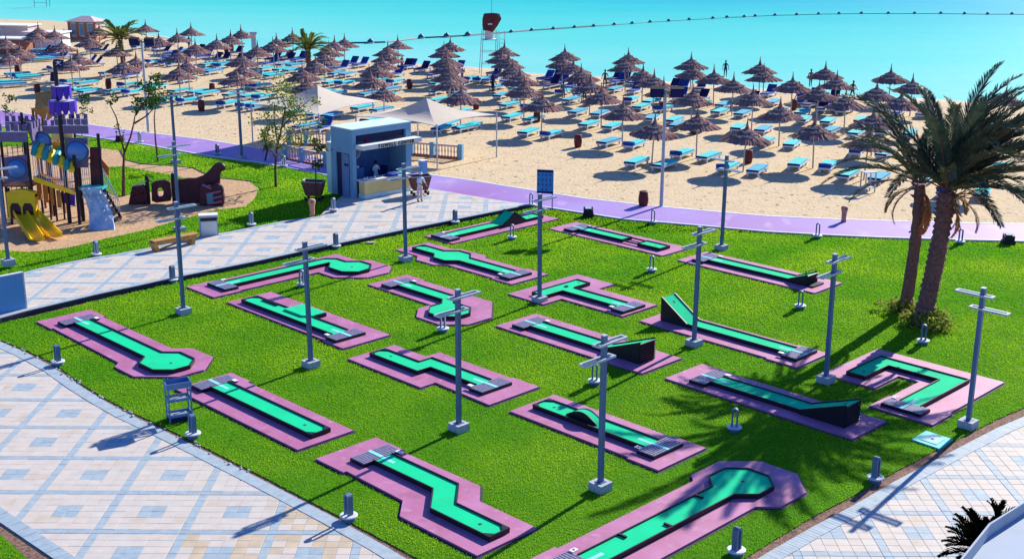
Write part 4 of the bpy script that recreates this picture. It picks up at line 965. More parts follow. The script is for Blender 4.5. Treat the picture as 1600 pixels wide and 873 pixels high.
# ------------------------------------------------------------ shade sails (square pyramids on posts)
def sail(P1, P2, P3, zc, label, px):
    P1, P2, P3 = Vector(P1), Vector(P2), Vector(P3); P4 = P2+P3-P1
    c = (P2+P3)/2; za = V(*px, c.y)[1]
    t = thing('shade_sail', label, 'shade sail', (c.x, c.y, 0), 0, 'white pyramid shade sails')
    cs = [P1-c, P2-c, P4-c, P3-c]
    b = MB(); N = 8; top = (0, 0, za)
    for i in range(4):
        a, q = cs[i], cs[(i+1) % 4]; k0 = len(b.v)
        # membrane with sagging edges
        for r in range(N+1):
            f = r/N
            for s in range(N+1):
                g = s/N; e = a.lerp(q, g); sag = 4*g*(1-g)
                e = e*(1-.10*sag*f)
                z = za+(zc-za)*f + .10*sag*f - .28*math.sin(math.pi*f)
                b.v.append((e.x*f, e.y*f, z))
        for r in range(N):
            for s in range(N):
                m = k0+r*(N+1)+s; b.f.append((m, m+N+1, m+N+2, m+1))
    o = b.build('canopy', 'canvas', t)
    so_ = o.modifiers.new('thick', 'SOLIDIFY'); so_.thickness = .02
    for q in cs: MB().tube((q.x, q.y, 0), (q.x, q.y, zc+.12), .05, n=8).build('post', 'pole_light', t)
    for i in range(4):
        a, q = cs[i], cs[(i+1) % 4]; b = MB()
        b.path([(a.x+(q.x-a.x)*g-(a.x+(q.x-a.x)*g)*.10*4*g*(1-g), a.y+(q.y-a.y)*g-(a.y+(q.y-a.y)*g)*.10*4*g*(1-g), zc+.10*4*g*(1-g)-.01) for g in [k/8 for k in range(9)]], .022, 5); b.build('edge_cable', 'pole_light', t)
zc = 2.9
p1 = G(682.5, 197, zc); p2 = G(776, 179.5, zc); p3 = G(556, 182, zc)
sail(p1, p2, p3, zc, 'white pyramid shade sail right behind the kiosk roof', (667, 153.5))
p1 = G(498, 180, zc); p2 = G(600, 158.5, zc); p3 = G(392, 163, zc)
sail(p1, p2, p3, zc, 'white pyramid shade sail behind the leafy tree', (490, 133.5))

# ------------------------------------------------------------ thatched umbrellas and sun loungers
def thatch_tier(r0, r1, z0, z1, n=44, jr=.05, jz=.03, sag=.0, seed=0):
    """overlapping palm-leaf strips, ragged at the rim"""
    r = random.Random(seed); b = MB()
    for j in range(n):
        a0 = 2*math.pi*(j-.12)/n; a1 = 2*math.pi*(j+1.12)/n; am = (a0+a1)/2
        dz = r.uniform(0, jz); rr = r1*(1+r.uniform(-jr, jr)); rm = (r0+rr)/2; zm = (z0+z1)/2-sag
        vs = [(r0*math.cos(a0), r0*math.sin(a0), z0+dz), (r0*math.cos(a1), r0*math.sin(a1), z0+dz), (rm*math.cos(a1), rm*math.sin(a1), zm+dz), (rm*math.cos(a0), rm*math.sin(a0), zm+dz),
              (rr*math.cos(a1), rr*math.sin(a1), z1+dz*.4-r.uniform(0, jz)), (rr*math.cos(am)*1.03, rr*math.sin(am)*1.03, z1-r.uniform(0, jz*1.5)), (rr*math.cos(a0), rr*math.sin(a0), z1+dz*.4-r.uniform(0, jz))]
        b.add(vs, [(0, 1, 2, 3), (3, 2, 4, 5, 6)])
    return b
def make_umbrella(seed):
    t = thing('thatched_umbrella', 'x', 'umbrella')
    MB().tube((0, 0, 0), (0, 0, 2.5), .052, .045, 8).build('pole', 'umbrella_pole', t)
    b = thatch_tier(.12, 1.62, 2.66, 2.10, 60, .022, .06, -.02, seed)
    b.lathe([(1.50, 2.09), (1.50, 2.11)], n=24)
    b.build('lower_canopy', 'thatch', t)
    b = thatch_tier(.10, .90, 2.77, 2.50, 34, .07, .05, 0, seed+9); b.build('upper_canopy', 'thatch', t)
    b = thatch_tier(.84, .90, 2.50, 2.40, 30, .05, .04, 0, seed+3); b.build('pale_fringe', 'thatch_pale', t)
    b = thatch_tier(.08, .50, 2.87, 2.74, 22, .07, .04, 0, seed+4); b.build('top_canopy', 'thatch', t)
    b = thatch_tier(.44, .50, 2.75, 2.66, 20, .05, .03, 0, seed+5); b.build('pale_fringe', 'thatch_pale', t)
    MB().lathe([(.24, 2.80), (.14, 2.94), (.08, 3.12), (.045, 3.32), (.02, 3.62)], n=8, jit=.1).build('spire', 'thatch', t)
    for k in range(4):
        a = k*math.pi/2+.4; MB().tube((0, 0, 2.0), (1.1*math.cos(a), 1.1*math.sin(a), 2.22), .022, n=5).build('strut', 'umbrella_pole', t)
    return t
def box_legs(t, head):
    for x in (-.82, .82):
        for y in (-.27, .27): MB().bb(x-.045, x+.045, y-.045, y+.045, 0, .20).build('leg', 'lounger_frame', t)
def make_lounger(kind):
    t = thing('sun_lounger', 'x', 'sun lounger')
    f = MB(); f.bb(-.98, .98, -.34, -.28, .20, .31); f.bb(-.98, .98, .28, .34, .20, .31); f.bb(-.98, -.92, -.279, .279, .20, .31); f.bb(.92, .98, -.279, .279, .20, .31); f.bb(-.919, .919, -.279, .279, .25, .29)
    f.build('frame', 'lounger_frame', t)
    box_legs(t, 1)
    cm = {'t': 'turquoise', 'b': 'turquoise_b', 'r': 'royal', 'u': 'turquoise', 'n': 'navy'}[kind]
    if kind in 'tb':
        MB().bb(-.97, .97, -.33, .33, .312, .40).build('mattress', cm, t)
        MB().bb(-.985, -.955, -.335, .335, .29, .405).build('mattress_end', 'navy', t)
    elif kind == 'u':
        MB().bb(-.72, .97, -.33, .33, .312, .40).build('mattress', cm, t)
        MB().path([(-.86, -.33, .42), (-.84, 0, .44), (-.86, .33, .42)], .13, 8).build('rolled_towel', 'royal', t)
    else:
        MB().bb(-.97, .25, -.33, .33, .312, .40).build('mattress', cm, t)
        b = MB(); b.box((.56, 0, .60), (.78, .66, .09), ry=-.85); b.build('raised_backrest', cm, t)
        MB().tube((.55, -.2, .3), (.62, -.2, .62), .02, n=5).build('prop', 'lounger_frame', t)
    return t
UT = [(60.5,35.1),(83.2,39.5),(151.9,33.9),(7.6,52),(28.4,65),(53.6,42.7),(95.8,58),(12.6,75),(109,83),(121,74),(138.6,50),(180,63),(192.8,85.5),
(226.5,30),(297,35),(276.9,44),(377.4,38.3),(357.5,46.5),(337.4,52.8),(248.5,49),(304,59),(376.4,76.7),(400,64),(369.5,102),(378.3,90.6),(211,78),(278,70),(293,85.5),(278,96),
(433.4,51.5),(426.5,57.8),(456.7,44),(537,50.9),(520.7,56),(512.5,62.8),(505.9,74),(492,86),(473.5,97),(479.4,113),
(621.7,54),(605.5,63.8),(605,73),(597.6,82),(589.3,90),(581.5,107.5),(597.8,125),
(703.3,56.5),(694.4,66),(698,76.5),(700,86.5),(701,98),(703.5,111),(719,127.5),
(787.8,64),(783.4,72.3),(794,81),(800.6,92),(813.9,104),(819,119),(846.6,138),
(884.4,69.5),(878.4,79.5),(897.4,87.7),(909.9,97.8),(922.2,113),(941,128.7),(974.5,151),(1021,176),
(983.4,74.5),(978.6,84.6),(1005,97.8),(1022.4,106.6),(1039.4,121),(1082,130),(1091.4,166),(1165.7,182.8),
(1081.3,82),(1082.5,94),(1117.8,102),(1147,113),(1178.3,133),(1221.7,151),(1276,178.5),(1357,192.7),
(1189.4,88.4),(1195.7,99),(1240,112),(1280.4,122.8),(1324,137),(1368,163),
(1290.7,95),(1308,109),(1371.4,124),(1408,138),(1393.8,100),(1427.7,114),(1517,213),(1545,182),(1572,130)]
US = []
for (u, v) in UT:
    x, y = G(u, v, 3.58)
    xs = x+.083*(y-115); US.append([round(xs/5.75), y, x])
# order inside each file of umbrellas, counted from the water
ORD = ['first', 'second', 'third', 'fourth', 'fifth', 'sixth', 'seventh', 'eighth', 'ninth', 'tenth', 'eleventh', 'twelfth', 'thirteenth', 'fourteenth', 'fifteenth', 'sixteenth', 'seventeenth', 'eighteenth', 'nineteenth']
files = sorted(set(s[0] for s in US)); names = {}
for fi, c in enumerate(files):
    L = sorted([s for s in US if s[0] == c], key=lambda s: -s[1])
    for k, s in enumerate(L):
        names[id(s)] = (ORD[k], ORD[fi], k == len(L)-1)
UP = [make_umbrella(k*11) for k in range(3)]; UPK = {}
for o in UP: KIDS[o.name] = list(o.children)
LK = {k: make_lounger(k) for k in 'tbrun'}
for o in LK.values(): KIDS[o.name] = list(o.children)
LNAME = {'t': 'flat turquoise lounger', 'b': 'flat teal blue lounger', 'r': 'reclined royal blue lounger', 'u': 'towel topped turquoise lounger', 'n': 'reclined navy lounger'}
used_u = set(); used_l = set(); rr = random.Random(5)
def place(proto, used, loc, rz, label, group):
    if proto.name not in used: used.add(proto.name); o = proto; o.location = loc; o.rotation_euler = (0, 0, rz); o['label'] = label
    else: o = dup(proto, loc, rz, label)
    if group != 'thatched umbrellas on the beach': o.scale = (1.24, 1.22, 1.12)
    o['group'] = group; return o
for i, s in enumerate(US):
    c, y, x = s; k, f, last = names[id(s)]
    um = place(UP[i % 3], used_u, (x, y, 0), rr.uniform(0, 6), 'thatched beach umbrella, %s from the water in the %s file from the left' % (k, f), 'thatched umbrellas on the beach'); um.scale = (1, 1, rr.uniform(.97, 1.02))
    um.rotation_euler = (R_(rr.uniform(-2.2, 2.2)), R_(rr.uniform(-2.2, 2.2)), um.rotation_euler.z)
    near_sea = k in ('first', 'second')
    for side, sn in ((-1, 'left'), (1, 'right')) + (((2.35, 'far right'),) if (c <= -3 and rr.random() < .75) else ()):
        kind = rr.choice('rnnrb' if near_sea else 'ttttubbu')
        a = R_(rr.choice([61, 64, 66, 60])) if c > -8 else R_(rr.choice([35, 40, 30]))
        dx, dy = side*math.sin(a)*.98, -side*math.cos(a)*.98
        place(LK[kind], used_l, (x+dx-.15*math.cos(a), y+dy-.15*math.sin(a), 0), a+rr.uniform(-.06, .06), '%s %s of the %s umbrella from the sea, %s file' % (LNAME[kind], sn, k, f), 'sun loungers on the beach')
# extra loungers lined up along the water and under the sails
EX = [(405, 92, 'n'), (428, 96, 'n'), (450, 98, 'n'), (470, 97, 'r'), (640, 108, 'r'), (660, 112, 'n'), (735, 128, 'u'), (752, 129, 'u'), (853, 127, 'r'), (866, 130, 'n'), (878, 134, 'r'), (893, 138, 'n'), (905, 142, 'n'),
      (960, 128, 'n'), (975, 130, 'n'), (990, 132, 'r'), (1050, 141, 'n'), (1065, 142, 'r'), (692, 206, 't'), (727, 205, 't'), (1250, 163, 'r'), (1266, 168, 'n'), (1290, 170, 'r'), (1305, 174, 'n'), (1318, 177, 'u'), (255, 84, 'n'), (272, 88, 'r'), (320, 92, 'r'), (335, 97, 'n'), (345, 104, 'b'),
      (478, 203, 'b'), (505, 205, 'r'), (1443, 288, 't'), (1560, 268, 't')]
EXN = {}; EX.sort()
for i, (u, v, k) in enumerate(EX):
    x, y = G(u, v); zn = 'by the sea left of the tower' if u < 760 and v < 135 else 'under the right shade sail' if 600 < u < 760 else 'under the left shade sail' if 450 < u < 600 else 'by the sea in the middle' if u < 1100 else 'by the sea on the right' if v < 180 else 'near the big palms'
    EXN.setdefault(zn, 0); EXN[zn] += 1
    place(LK[k], used_l, (x, y, 0), R_(62 if u > 300 else 38)+rr.uniform(-.15, .15), '%s %s, %s from the left there' % (LNAME[k], zn, ORD[EXN[zn]-1]), 'loose sun loungers')
# white frame table in front of an umbrella
t = thing('frame_table', 'pale open frame table standing before loungers left of the palms', 'table', (*G(1355, 300), 0), R_(20))
for x in (-.34, .34):
    for y in (-.25, .25): MB().bb(x-.03, x+.03, y-.03, y+.03, 0, 1.2).build('leg', 'pole_light', t)
MB().bb(-.4, .4, -.31, .31, 1.201, 1.25).build('top', 'pole_light', t); MB().bb(-.3, .3, -.28, .28, .3, .33).build('shelf', 'pole_light', t)

# ------------------------------------------------------------ sea things
ROPE = [(440, 69.5), (500, 69), (579, 67.8), (601, 67), (658, 60.3), (698, 58.5), (731, 56.5), (760, 54), (799, 51), (831, 48.4), (865, 46.1), (898, 43.8), (928, 41.8), (960, 39.5), (988, 37.6), (1016, 35.5), (1045, 33.7), (1077, 31.7), (1114, 29.6), (1136, 28.1), (1163, 27.2), (1180, 26.2), (1211, 24.8), (1245, 24), (1279, 23), (1311, 22.5), (1346, 22), (1388, 22), (1429, 22), (1470, 22), (1507, 22.6), (1543, 23), (1581, 23), (1620, 23.5)]
ZS = -.22
b = MB(); b.path([(*G(u, v, ZS), ZS+.03) for u, v in ROPE], [.17 if u < 960 else .06 for u, v in ROPE], 6)
tag(b.build('buoy_rope', 'buoy_dark'), 'long dark floating rope with buoys running across the sea', 'rope')
BU0 = None
def make_buoy():
    t = thing('buoy', 'x', 'buoy')
    MB().lathe([(.05, -.3), (.34, -.15), (.42, .1), (.34, .36), (.1, .5), (.07, .58)], n=12).build('float', 'buoy_dark', t, smooth=True)
    MB().lathe([(.425, .02), (.43, .12)], n=12).build('band', 'pole_light', t); return t
BU0 = make_buoy(); KIDS[BU0.name] = list(BU0.children); k = 0
for (u, v) in ROPE[2:-1]:
    if (u, v) in ((601, 67), (760, 54)): continue
    o = BU0 if k == 0 else dup(BU0, (0, 0, 0), 0)
    x, y = G(u, v, ZS); o.location = (x, y, ZS); o['label'] = 'dark round buoy, %s from the left on the floating rope' % (ORD[k] if k < 19 else ['twentieth', 'twenty first', 'twenty second', 'twenty third', 'twenty fourth', 'twenty fifth', 'twenty sixth', 'twenty seventh', 'twenty eighth', 'twenty ninth'][k-19]); o['group'] = 'buoys on the rope'; k += 1
    s = 1.1 if u < 760 else .75; o.scale = (s, s, s)
# lifeguard tower
def tower():
    x, y = G(765, 117); t = thing('lifeguard_tower', 'tall white lifeguard tower with a hooded seat at the water edge', 'lifeguard tower', (x, y, 0), R_(8))
    h = 3.6
    for sx in (-.85, .75):
        for sy in (-.8, .8): MB().tube((sx*1.15, sy*1.15, -.1), (sx*.85, sy*.85, h+1.0), .035, n=6).build('leg', 'pole_light', t)
    for z in (1.2, 2.4, h): MB().path([(-.75-.1*(h-z)/h*2, -.75, z), (.68, -.75, z), (.68, .75, z), (-.75, .75, z), (-.78, -.75, z)], .025, 5).build('brace', 'pole_light', t)
    MB().bb(-.72, .66, -.7, .7, h, h+.06).build('platform', 'offwhite', t)
    MB().bb(-.45, .35, -.1, .5, h+.06, h+.9).build('seat', 'offwhite', t)
    # hood: bulging quarter dome panel, wide at the top
    b = MB(); N = 7; prof = [(-.75, h+.95), (-.82, h+1.5), (-.80, h+2.2), (-.6, h+2.65)]; pr2 = [(.25, h+.75), (.75, h+1.4), (1.15, h+2.1), (.95, h+2.62)]
    for (xa, z1), (xb, z2) in zip(prof, pr2):
        for k in range(N+1):
            f = k/N; b.v.append((xa+(xb-xa)*f, -.55-.45*math.sin(math.pi*f), z1+(z2-z1)*f+.10*math.sin(math.pi*f)))
    for i in range(3):
        for k in range(N): m = i*(N+1)+k; b.f.append((m, m+1, m+N+2, m+N+1))
    k0 = len(b.v)
    for k in range(N+1):
        f = k/N; b.v.append((-.6+1.5*f, .75, h+2.4))
    for k in range(N): b.f.append((3*(N+1)+k, 3*(N+1)+k+1, k0+k+1, k0+k))
    o = b.build('hood', 'bin_brown', t); m = o.modifiers.new('t', 'SOLIDIFY'); m.thickness = .05
    MB().bb(-.3, .15, -1.06, -1.02, h+1.55, h+1.7).build('hood_stripe', 'offwhite', t)
    MB().tube((.15, -.5, h+2.5), (.17, -.5, h+5.6), .03, n=6).build('flag_pole', 'pole_light', t)
    for sx in (1.15, 1.75): MB().tube((sx+.1, .6, -.1), (sx-.15, .5, h+.8), .03, n=6).build('ladder_rail', 'pole_light', t)
    for k in range(9): MB().tube((1.17, .58, .35+k*.4), (1.72, .58, .35+k*.4), .022, n=5).build('ladder_rung', 'pole_light', t)
tower()
# frame in the water at top left
t = thing('water_frame', 'thin ladder like metal frame standing in the sea at the top left', 'frame', (*G(64, 11, ZS), ZS), R_(5))
for x in (-1.1, 1.0, 1.55): MB().tube((x, 0, -.4), (x, 0, 3.6), .07, n=6).build('post', 'pole_light', t)
for z in (.7, 1.6, 2.5): MB().tube((-1.1, 0, z), (1.0, 0, z), .04, n=5).build('rung', 'pole_light', t)
# small concrete pillar by the water, left
t = thing('concrete_pillar', 'grey square pillar with cap at the water edge on the left', 'pillar', (*G(397, 80), 0), .2)
MB().bb(-.28, .28, -.28, .28, 0, 2.0).build('shaft', 'concrete', t); MB().bb(-.42, .42, -.42, .42, 2.001, 2.3).build('cap', 'concrete', t)

# ------------------------------------------------------------ far left buildings
def pavilion():
    x, y = G(130, 63); t = thing('beach_pavilion', 'small brick beach pavilion with pink roof and tall glass panes', 'pavilion', (x, y, 0), R_(-12)); H = 2.35
    MB().bb(-1.9, 1.9, -.2, 2.6, 0, .35).build('plinth', 'brick', t)
    for cx in (-1.8, -.62, .55, 1.8): MB().bb(cx-.16, cx+.16, -.16, .16, .351, H).build('column', 'brick', t)
    for a, c in ((-1.64, -.78), (-.46, .39), (.71, 1.64)):
        wn = MB().bb(a, c, -.04, .04, .45, 2.2).build('window', 'offwhite', t); MB().bb(a+.08, c-.08, -.055, -.041, .55, 2.1).build('pane', 'glass_blue', wn)
    MB().bb(-1.8, 1.8, .2, 2.5, .351, H-.01).build('wall', 'plaster_pink', t)
    b = MB(); b.add([(-2.2, -.5, H), (2.2, -.5, H), (2.2, 2.9, H), (-2.2, 2.9, H), (-.6, 1.2, H+.65), (.6, 1.2, H+.65)], [(3, 2, 1, 0), (0, 1, 5, 4), (1, 2, 5), (2, 3, 4, 5), (3, 0, 4)]); b.build('roof', 'plaster_pink', t)
pavilion()
def low_house(px, w_, d_, h, label, wallm='plaster_pink'):
    x, y = G(*px); t = thing('beach_hut', label, 'hut', (x, y, 0), R_(-8), 'low huts at the left edge of the beach')
    MB().bb(-w_/2, w_/2, 0, d_, 0, h).build('wall', wallm, t)
    MB().bb(-w_/2-.2, w_/2+.2, -.3, d_+.2, h+.001, h+.14).build('roof', 'offwhite', t)
    MB().bb(-w_/2+.4, -w_/2+1.2, -.03, .02, .1, h-.3).build('door', 'brick', t)
    for q in range(int(w_/2.2)-1): wn = MB().bb(-w_/2+1.8+q*1.9, -w_/2+2.9+q*1.9, -.03, .02, .8, h-.35).build('window', 'offwhite', t); MB().bb(-w_/2+1.9+q*1.9, -w_/2+2.8+q*1.9, -.045, -.031, .9, h-.45).build('pane', 'glass_blue', wn)
low_house((8, 66), 6.5, 3, 2.0, 'long low pink hut with white roof at the left edge of the beach')
low_house((68, 77), 4.6, 2.4, 1.9, 'low pale hut half hidden behind thatched umbrellas at the left', 'lounger_frame')
low_house((15, 85), 3.6, 2.2, 1.7, 'low brown fronted hut behind the leftmost umbrellas', 'brick')

# ------------------------------------------------------------ plants
def leaf_cloud(b, c, rad, n, size, r, flat=.8, clumps=6):
    cs = [(c[0]+r.gauss(0, rad[0]*.45), c[1]+r.gauss(0, rad[1]*.45), c[2]+r.gauss(0, rad[2]*.42)) for _ in range(clumps)]
    for i in range(n):
        q = cs[r.randrange(clumps)]; s = size*r.uniform(.6, 1.3)
        p = Vector((q[0]+r.gauss(0, rad[0]*.26), q[1]+r.gauss(0, rad[1]*.26), q[2]+r.gauss(0, rad[2]*.24)))
        a = Vector((r.gauss(0, 1), r.gauss(0, 1), r.gauss(0, .7))).normalized(); d = a.cross(Vector((r.gauss(0, 1), r.gauss(0, 1), r.gauss(0, 1)))).normalized()
        b.add([p, p+a*s*.5+d*s*.28, p+a*s, p+a*s*.5-d*s*.28], [(0, 1, 2, 3)])
def small_tree(base, label, trunk, clouds, m='leaf', z=.02, seed=1, thick=.06, cat='tree'):
    """trunk: list of polylines given in pixels at the depth of the base; clouds: (u, v, radius px, n)"""
    r = random.Random(seed); x, y = G(*base, z); t = thing('leafy_tree' if cat == 'tree' else 'shrub', label, cat, (x, y, z)); k = PJ(x+1, y)[0]-PJ(x, y)[0]
    for i, pl in enumerate(trunk):
        pts = []; n = len(pl)
        for j, (u, v) in enumerate(pl):
            X, Z = V(u, v, y); pts.append((X-x, (r.uniform(-.25, .25) if 0 < j else 0) if i else 0, Z-z))
        MB().path(pts, [thick*(1-.6*j/max(1, n-1))*(1 if i == 0 else .55) for j in range(n)], 7).build('trunk' if i == 0 else 'limb', 'bark', t)
    b = MB()
    for (u, v, rp, n) in clouds:
        X, Z = V(u, v, y); rm = rp/k; leaf_cloud(b, (X-x, r.uniform(-.3, .3)*rm, Z-z), (rm, rm, rm), n, .19, r, clumps=max(4, int(rp/3)))
    b.build('crown', m, t)
small_tree((431, 292), 'slender leafy tree with yellowish crown left of the kiosk', [[(431, 292), (430, 262), (432, 235), (440, 200), (446, 165)], [(430, 245), (415, 222), (408, 200)], [(432, 235), (452, 215), (470, 205)], [(434, 225), (428, 190), (430, 160)], [(440, 200), (462, 175), (485, 155)]],
           [(438, 150, 30, 300), (425, 185, 24, 240), (455, 190, 28, 290), (470, 165, 26, 240), (440, 215, 28, 200), (475, 210, 20, 150), (415, 215, 14, 80), (495, 160, 12, 50), (450, 135, 18, 120)], seed=3, thick=.085)
small_tree((494, 316), 'thin sapling with a narrow crown right before the kiosk side wall', [[(494, 316), (493, 280), (494, 240), (498, 205)]], [(493, 258, 14, 130), (500, 225, 14, 120), (503, 195, 9, 50)], m='leaf_dark', seed=4, thick=.04)
small_tree((416, 252), 'dark young tree leaning at the promenade behind the leafy tree', [[(414, 252), (418, 235), (416, 215), (422, 195)]], [(418, 225, 14, 120), (412, 208, 12, 90), (424, 200, 10, 60)], m='leaf_dark', seed=6, thick=.07)
small_tree((193, 307), 'brown trunked tree with bare forking branches beside the play castle', [[(193, 307), (193, 262), (194, 232)], [(194, 236), (190, 215), (180, 185), (173, 162)], [(194, 240), (203, 215), (210, 195), (212, 180), (226, 158)], [(210, 193), (228, 182), (238, 172)], [(212, 180), (232, 150), (234, 128)]],
           [(176, 158, 9, 70), (222, 160, 15, 170), (238, 150, 15, 170), (228, 138, 12, 120), (240, 132, 10, 80), (186, 200, 8, 24), (243, 118, 9, 60)], m='leaf_dark', seed=8, thick=.11)
small_tree((247, 253), 'dark stemmed small tree behind the bare branched one', [[(247, 253), (243, 220), (241, 185), (243, 165)]], [(243, 160, 15, 170), (252, 145, 15, 170), (262, 146, 10, 90), (235, 140, 10, 70)], m='leaf_dark', seed=9, thick=.065)
small_tree((9, 200), 'thin sapling on the promenade edge at the left margin', [[(9, 200), (8, 180), (12, 152)]], [(12, 150, 8, 70), (10, 165, 7, 50), (15, 172, 7, 50)], m='leaf_dark', seed=10, thick=.03)
small_tree((128, 214), 'thin sapling behind the castle battlements', [[(128, 214), (128, 185), (133, 150)]], [(138, 152, 11, 110), (128, 160, 9, 60), (131, 175, 8, 60)], m='leaf_dark', seed=11, thick=.03)
for k, (u, v, s, lab) in enumerate(((18, 68, 8, 'round dark shrub in front of the pink huts'), (31, 70, 6, 'smaller round dark shrub right beside the first by the huts'), (100, 60, 9, 'dark bush left of the brick pavilion'), (43, 72, 12, 'dark tall bush between the left huts'))):
    small_tree((u, v+3), lab, [[(u, v+3), (u, v-s*.6)]], [(u, v-s*.6, s, 160)], m='leaf_dark', seed=20+k, thick=.06, cat='shrub', z=0)

def frond_mesh(L, droop, nleaf, leaf, seed, m, up=.9, wid=.03, rach='bark_palm', twist=.4):
    """frond along +x starting at the origin: arched rachis with two rows of narrow leaflets"""
    r = random.Random(seed); b = MB(); pts = []; N = 14
    p = Vector((0, 0, 0)); a = up
    for i in range(N+1):
        pts.append(p.copy()); a -= droop/N*(.4+1.2*i/N); p = p+Vector((math.cos(a), 0, math.sin(a)))*(L/N)
    b.path(pts, [.035*(1-.85*i/N) for i in range(N+1)], 4); nf = len(b.f)
    for j in range(nleaf):
        f = .10+.9*(j+.5)/nleaf; q = f*N; i = min(int(q), N-1); c = pts[i].lerp(pts[i+1], q-i); d = (pts[i+1]-pts[i]).normalized()
        ll = leaf*(math.sin(math.pi*min(1, .16+f*.80))**.6)*r.uniform(.85, 1.12)
        for s in (-1, 1):
            side = Vector((0, s, 0)); upv = d.cross(side)*(-s) if False else Vector((-d.z, 0, d.x))
            dr = (d*1.15+side*.72+upv*r.uniform(.05, .55)).normalized(); e = dr*ll; mid = c+e*.5; tip = c+e+Vector((0, 0, -ll*r.uniform(.0, .16)))
            w_ = dr.cross(upv).normalized()*wid*r.uniform(.8, 1.2)
            b.add([c-w_*.3, c+w_*.3, mid+w_, tip, mid-w_], [(0, 1, 2, 3, 4)])
    me = b.mesh('frond', None); me.materials.append(MATS[rach]); me.materials.append(MATS[m])
    mi = [0]*nf+[1]*(len(b.f)-nf); me.polygons.foreach_set('material_index', mi); return me
FR = {'a': [frond_mesh(4.9, .75+.25*k, 105, .62, 40+k, 'frond', wid=.018) for k in range(3)], 'b': [frond_mesh(4.3, 1.2, 95, .58, 50+k, 'frond_b', wid=.018) for k in range(2)],
      'd': [frond_mesh(2.3, 1.5, 34, .42, 60+k, 'frond_dead', wid=.04) for k in range(2)], 's': [frond_mesh(2.3, 1.3, 30, .45, 70+k, 'frond_far', wid=.045) for k in range(2)]}
def palm_trunk(base, top, r0, r1, rings, seed, t, o0):
    r = random.Random(seed); b = MB(); P0, P1 = Vector(base), Vector(top); n = rings*3; pts = []; rs = []
    for i in range(n+1):
        f = i/n; c = P0.lerp(P1, f)+Vector((.10*math.sin(f*3), .05*math.sin(f*5), 0))
        pts.append(c-Vector(o0)); rs.append((r0+(r1-r0)*f)*(1+(.13 if i % 3 == 1 else (-.04 if i % 3 == 0 else .03)))*r.uniform(.94, 1.06)*(1.25-.25*min(1, f*6)))
    b.path(pts, rs, 14); return b.build('trunk', 'bark_palm', t)
def bootstubs(t, top, r0, n, seed, h=1.0):
    """cut leaf bases spiralling under the crown"""
    r = random.Random(seed); me = wedge([(0, -.07), (.16, -.04), (.16, .04), (0, .07)], [.10, .02, .02, .10], 0).mesh('leaf_base', 'bark_palm')
    for k in range(n):
        a = k*2.4; z = top[2]-h*(k/n); o = link('leaf_base', me, t, (top[0]+r0*math.cos(a), top[1]+r0*math.sin(a), z), rot=(0, -.7, a)); o.rotation_mode = 'XYZ'; o.scale = (1.2, 1.2, 1.4)
def palm(base, top, label, r0, r1, seed, nf, kinds, dead, wind=.5, spread=(0.25, 1.35), scale=1.0, skirt=0):
    r = random.Random(seed); t = thing('palm_tree', label, 'palm tree', (base[0], base[1], 0)); o0 = (base[0], base[1], 0)
    palm_trunk(base, top, r0, r1, 22 if scale > .8 else 8, seed, t, o0); tp = Vector(top)-Vector(o0)
    bootstubs(t, (tp.x, tp.y, tp.z+.05), r1*1.02, 26 if scale > .8 else 6, seed+1, 1.1*scale)
    for k in range(nf):
        f = (k+.5)/nf; az = k*2.39996+r.uniform(-.2, .2)
        el = spread[1]-(spread[1]-spread[0])*f**1.35        # inner fronds upright, outer ones lower
        # prevailing wind leans the crown
        d = Vector((math.cos(az)*math.cos(el), math.sin(az)*math.cos(el), math.sin(el)))+Vector((wind*.42, 0, wind*.05)); d.normalize()
        az2 = math.atan2(d.y, d.x); el2 = math.asin(max(-1, min(1, d.z)))
        ky = r.choice(kinds); me = r.choice(FR[ky])
        s = scale*r.uniform(.8, 1.08)*(1.0 if f < .75 else .9)
        # frond mesh starts at elevation 0.9
        o = link('frond', me, t, (tp.x+.12*math.cos(az2)*scale, tp.y+.12*math.sin(az2)*scale, tp.z+.1*scale)); o.rotation_mode = 'QUATERNION'
        o.rotation_quaternion = Quaternion((0, 0, 1), az2) @ Quaternion((0, 1, 0), -(el2-.9)) @ Quaternion((1, 0, 0), r.uniform(-.35, .35)); o.scale = (s, s, s)
    for (az, el, s) in dead:
        o = link('dead_frond', r.choice(FR['d']), t, (tp.x+.22*math.cos(az), tp.y+.22*math.sin(az), tp.z-.15)); o.rotation_mode = 'QUATERNION'
        o.rotation_quaternion = Quaternion((0, 0, 1), az) @ Quaternion((0, 1, 0), -(el-.9)); o.scale = (s, s, s)
    return t
bx, by = G(1440, 508); X, Z = V(1478, 310, by)
palm((bx, by, 0), (X, by, Z+.25), 'tall palm with thick rough trunk and big wind blown crown on the right lawn', .36, .31, 5, 74, 'aaaab', [(-.4, .1, .9), (.2, .2, 1.0), (.7, 0, .8), (-.9, -.9, .8), (-.2, -1.0, .7), (.1, -.3, .9)], wind=.75, spread=(.30, 1.45), scale=1.12)
bx2, by2 = G(1414, 487); X2, Z2 = V(1436, 296, by2)
palm((bx2, by2, 0), (X2, by2, Z2+.2), 'slimmer reddish trunked palm just left of the thick one', .26, .21, 9, 26, 'abbba', [(2.9, -.6, .8), (-1.2, -.9, .9), (-1.0, -1.1, .85), (.2, -1.2, .9), (3.6, .1, .8)], wind=-.05, spread=(.20, 1.35), scale=.80)
x, y = G(193, 118); palm((x, y, 0), (x-.1, y, 3.5), 'small palm with yellowish fronds on the beach at the upper left', .25, .22, 21, 26, 's', [], wind=.1, spread=(.0, 1.3), scale=1.2)
x, y = G(481, 128); palm((x, y, 0), (x+.1, y, 3.0), 'small palm with yellowish fronds among umbrellas above the left shade sail', .25, .22, 22, 26, 's', [], wind=.25, spread=(.15, 1.35), scale=1.15)
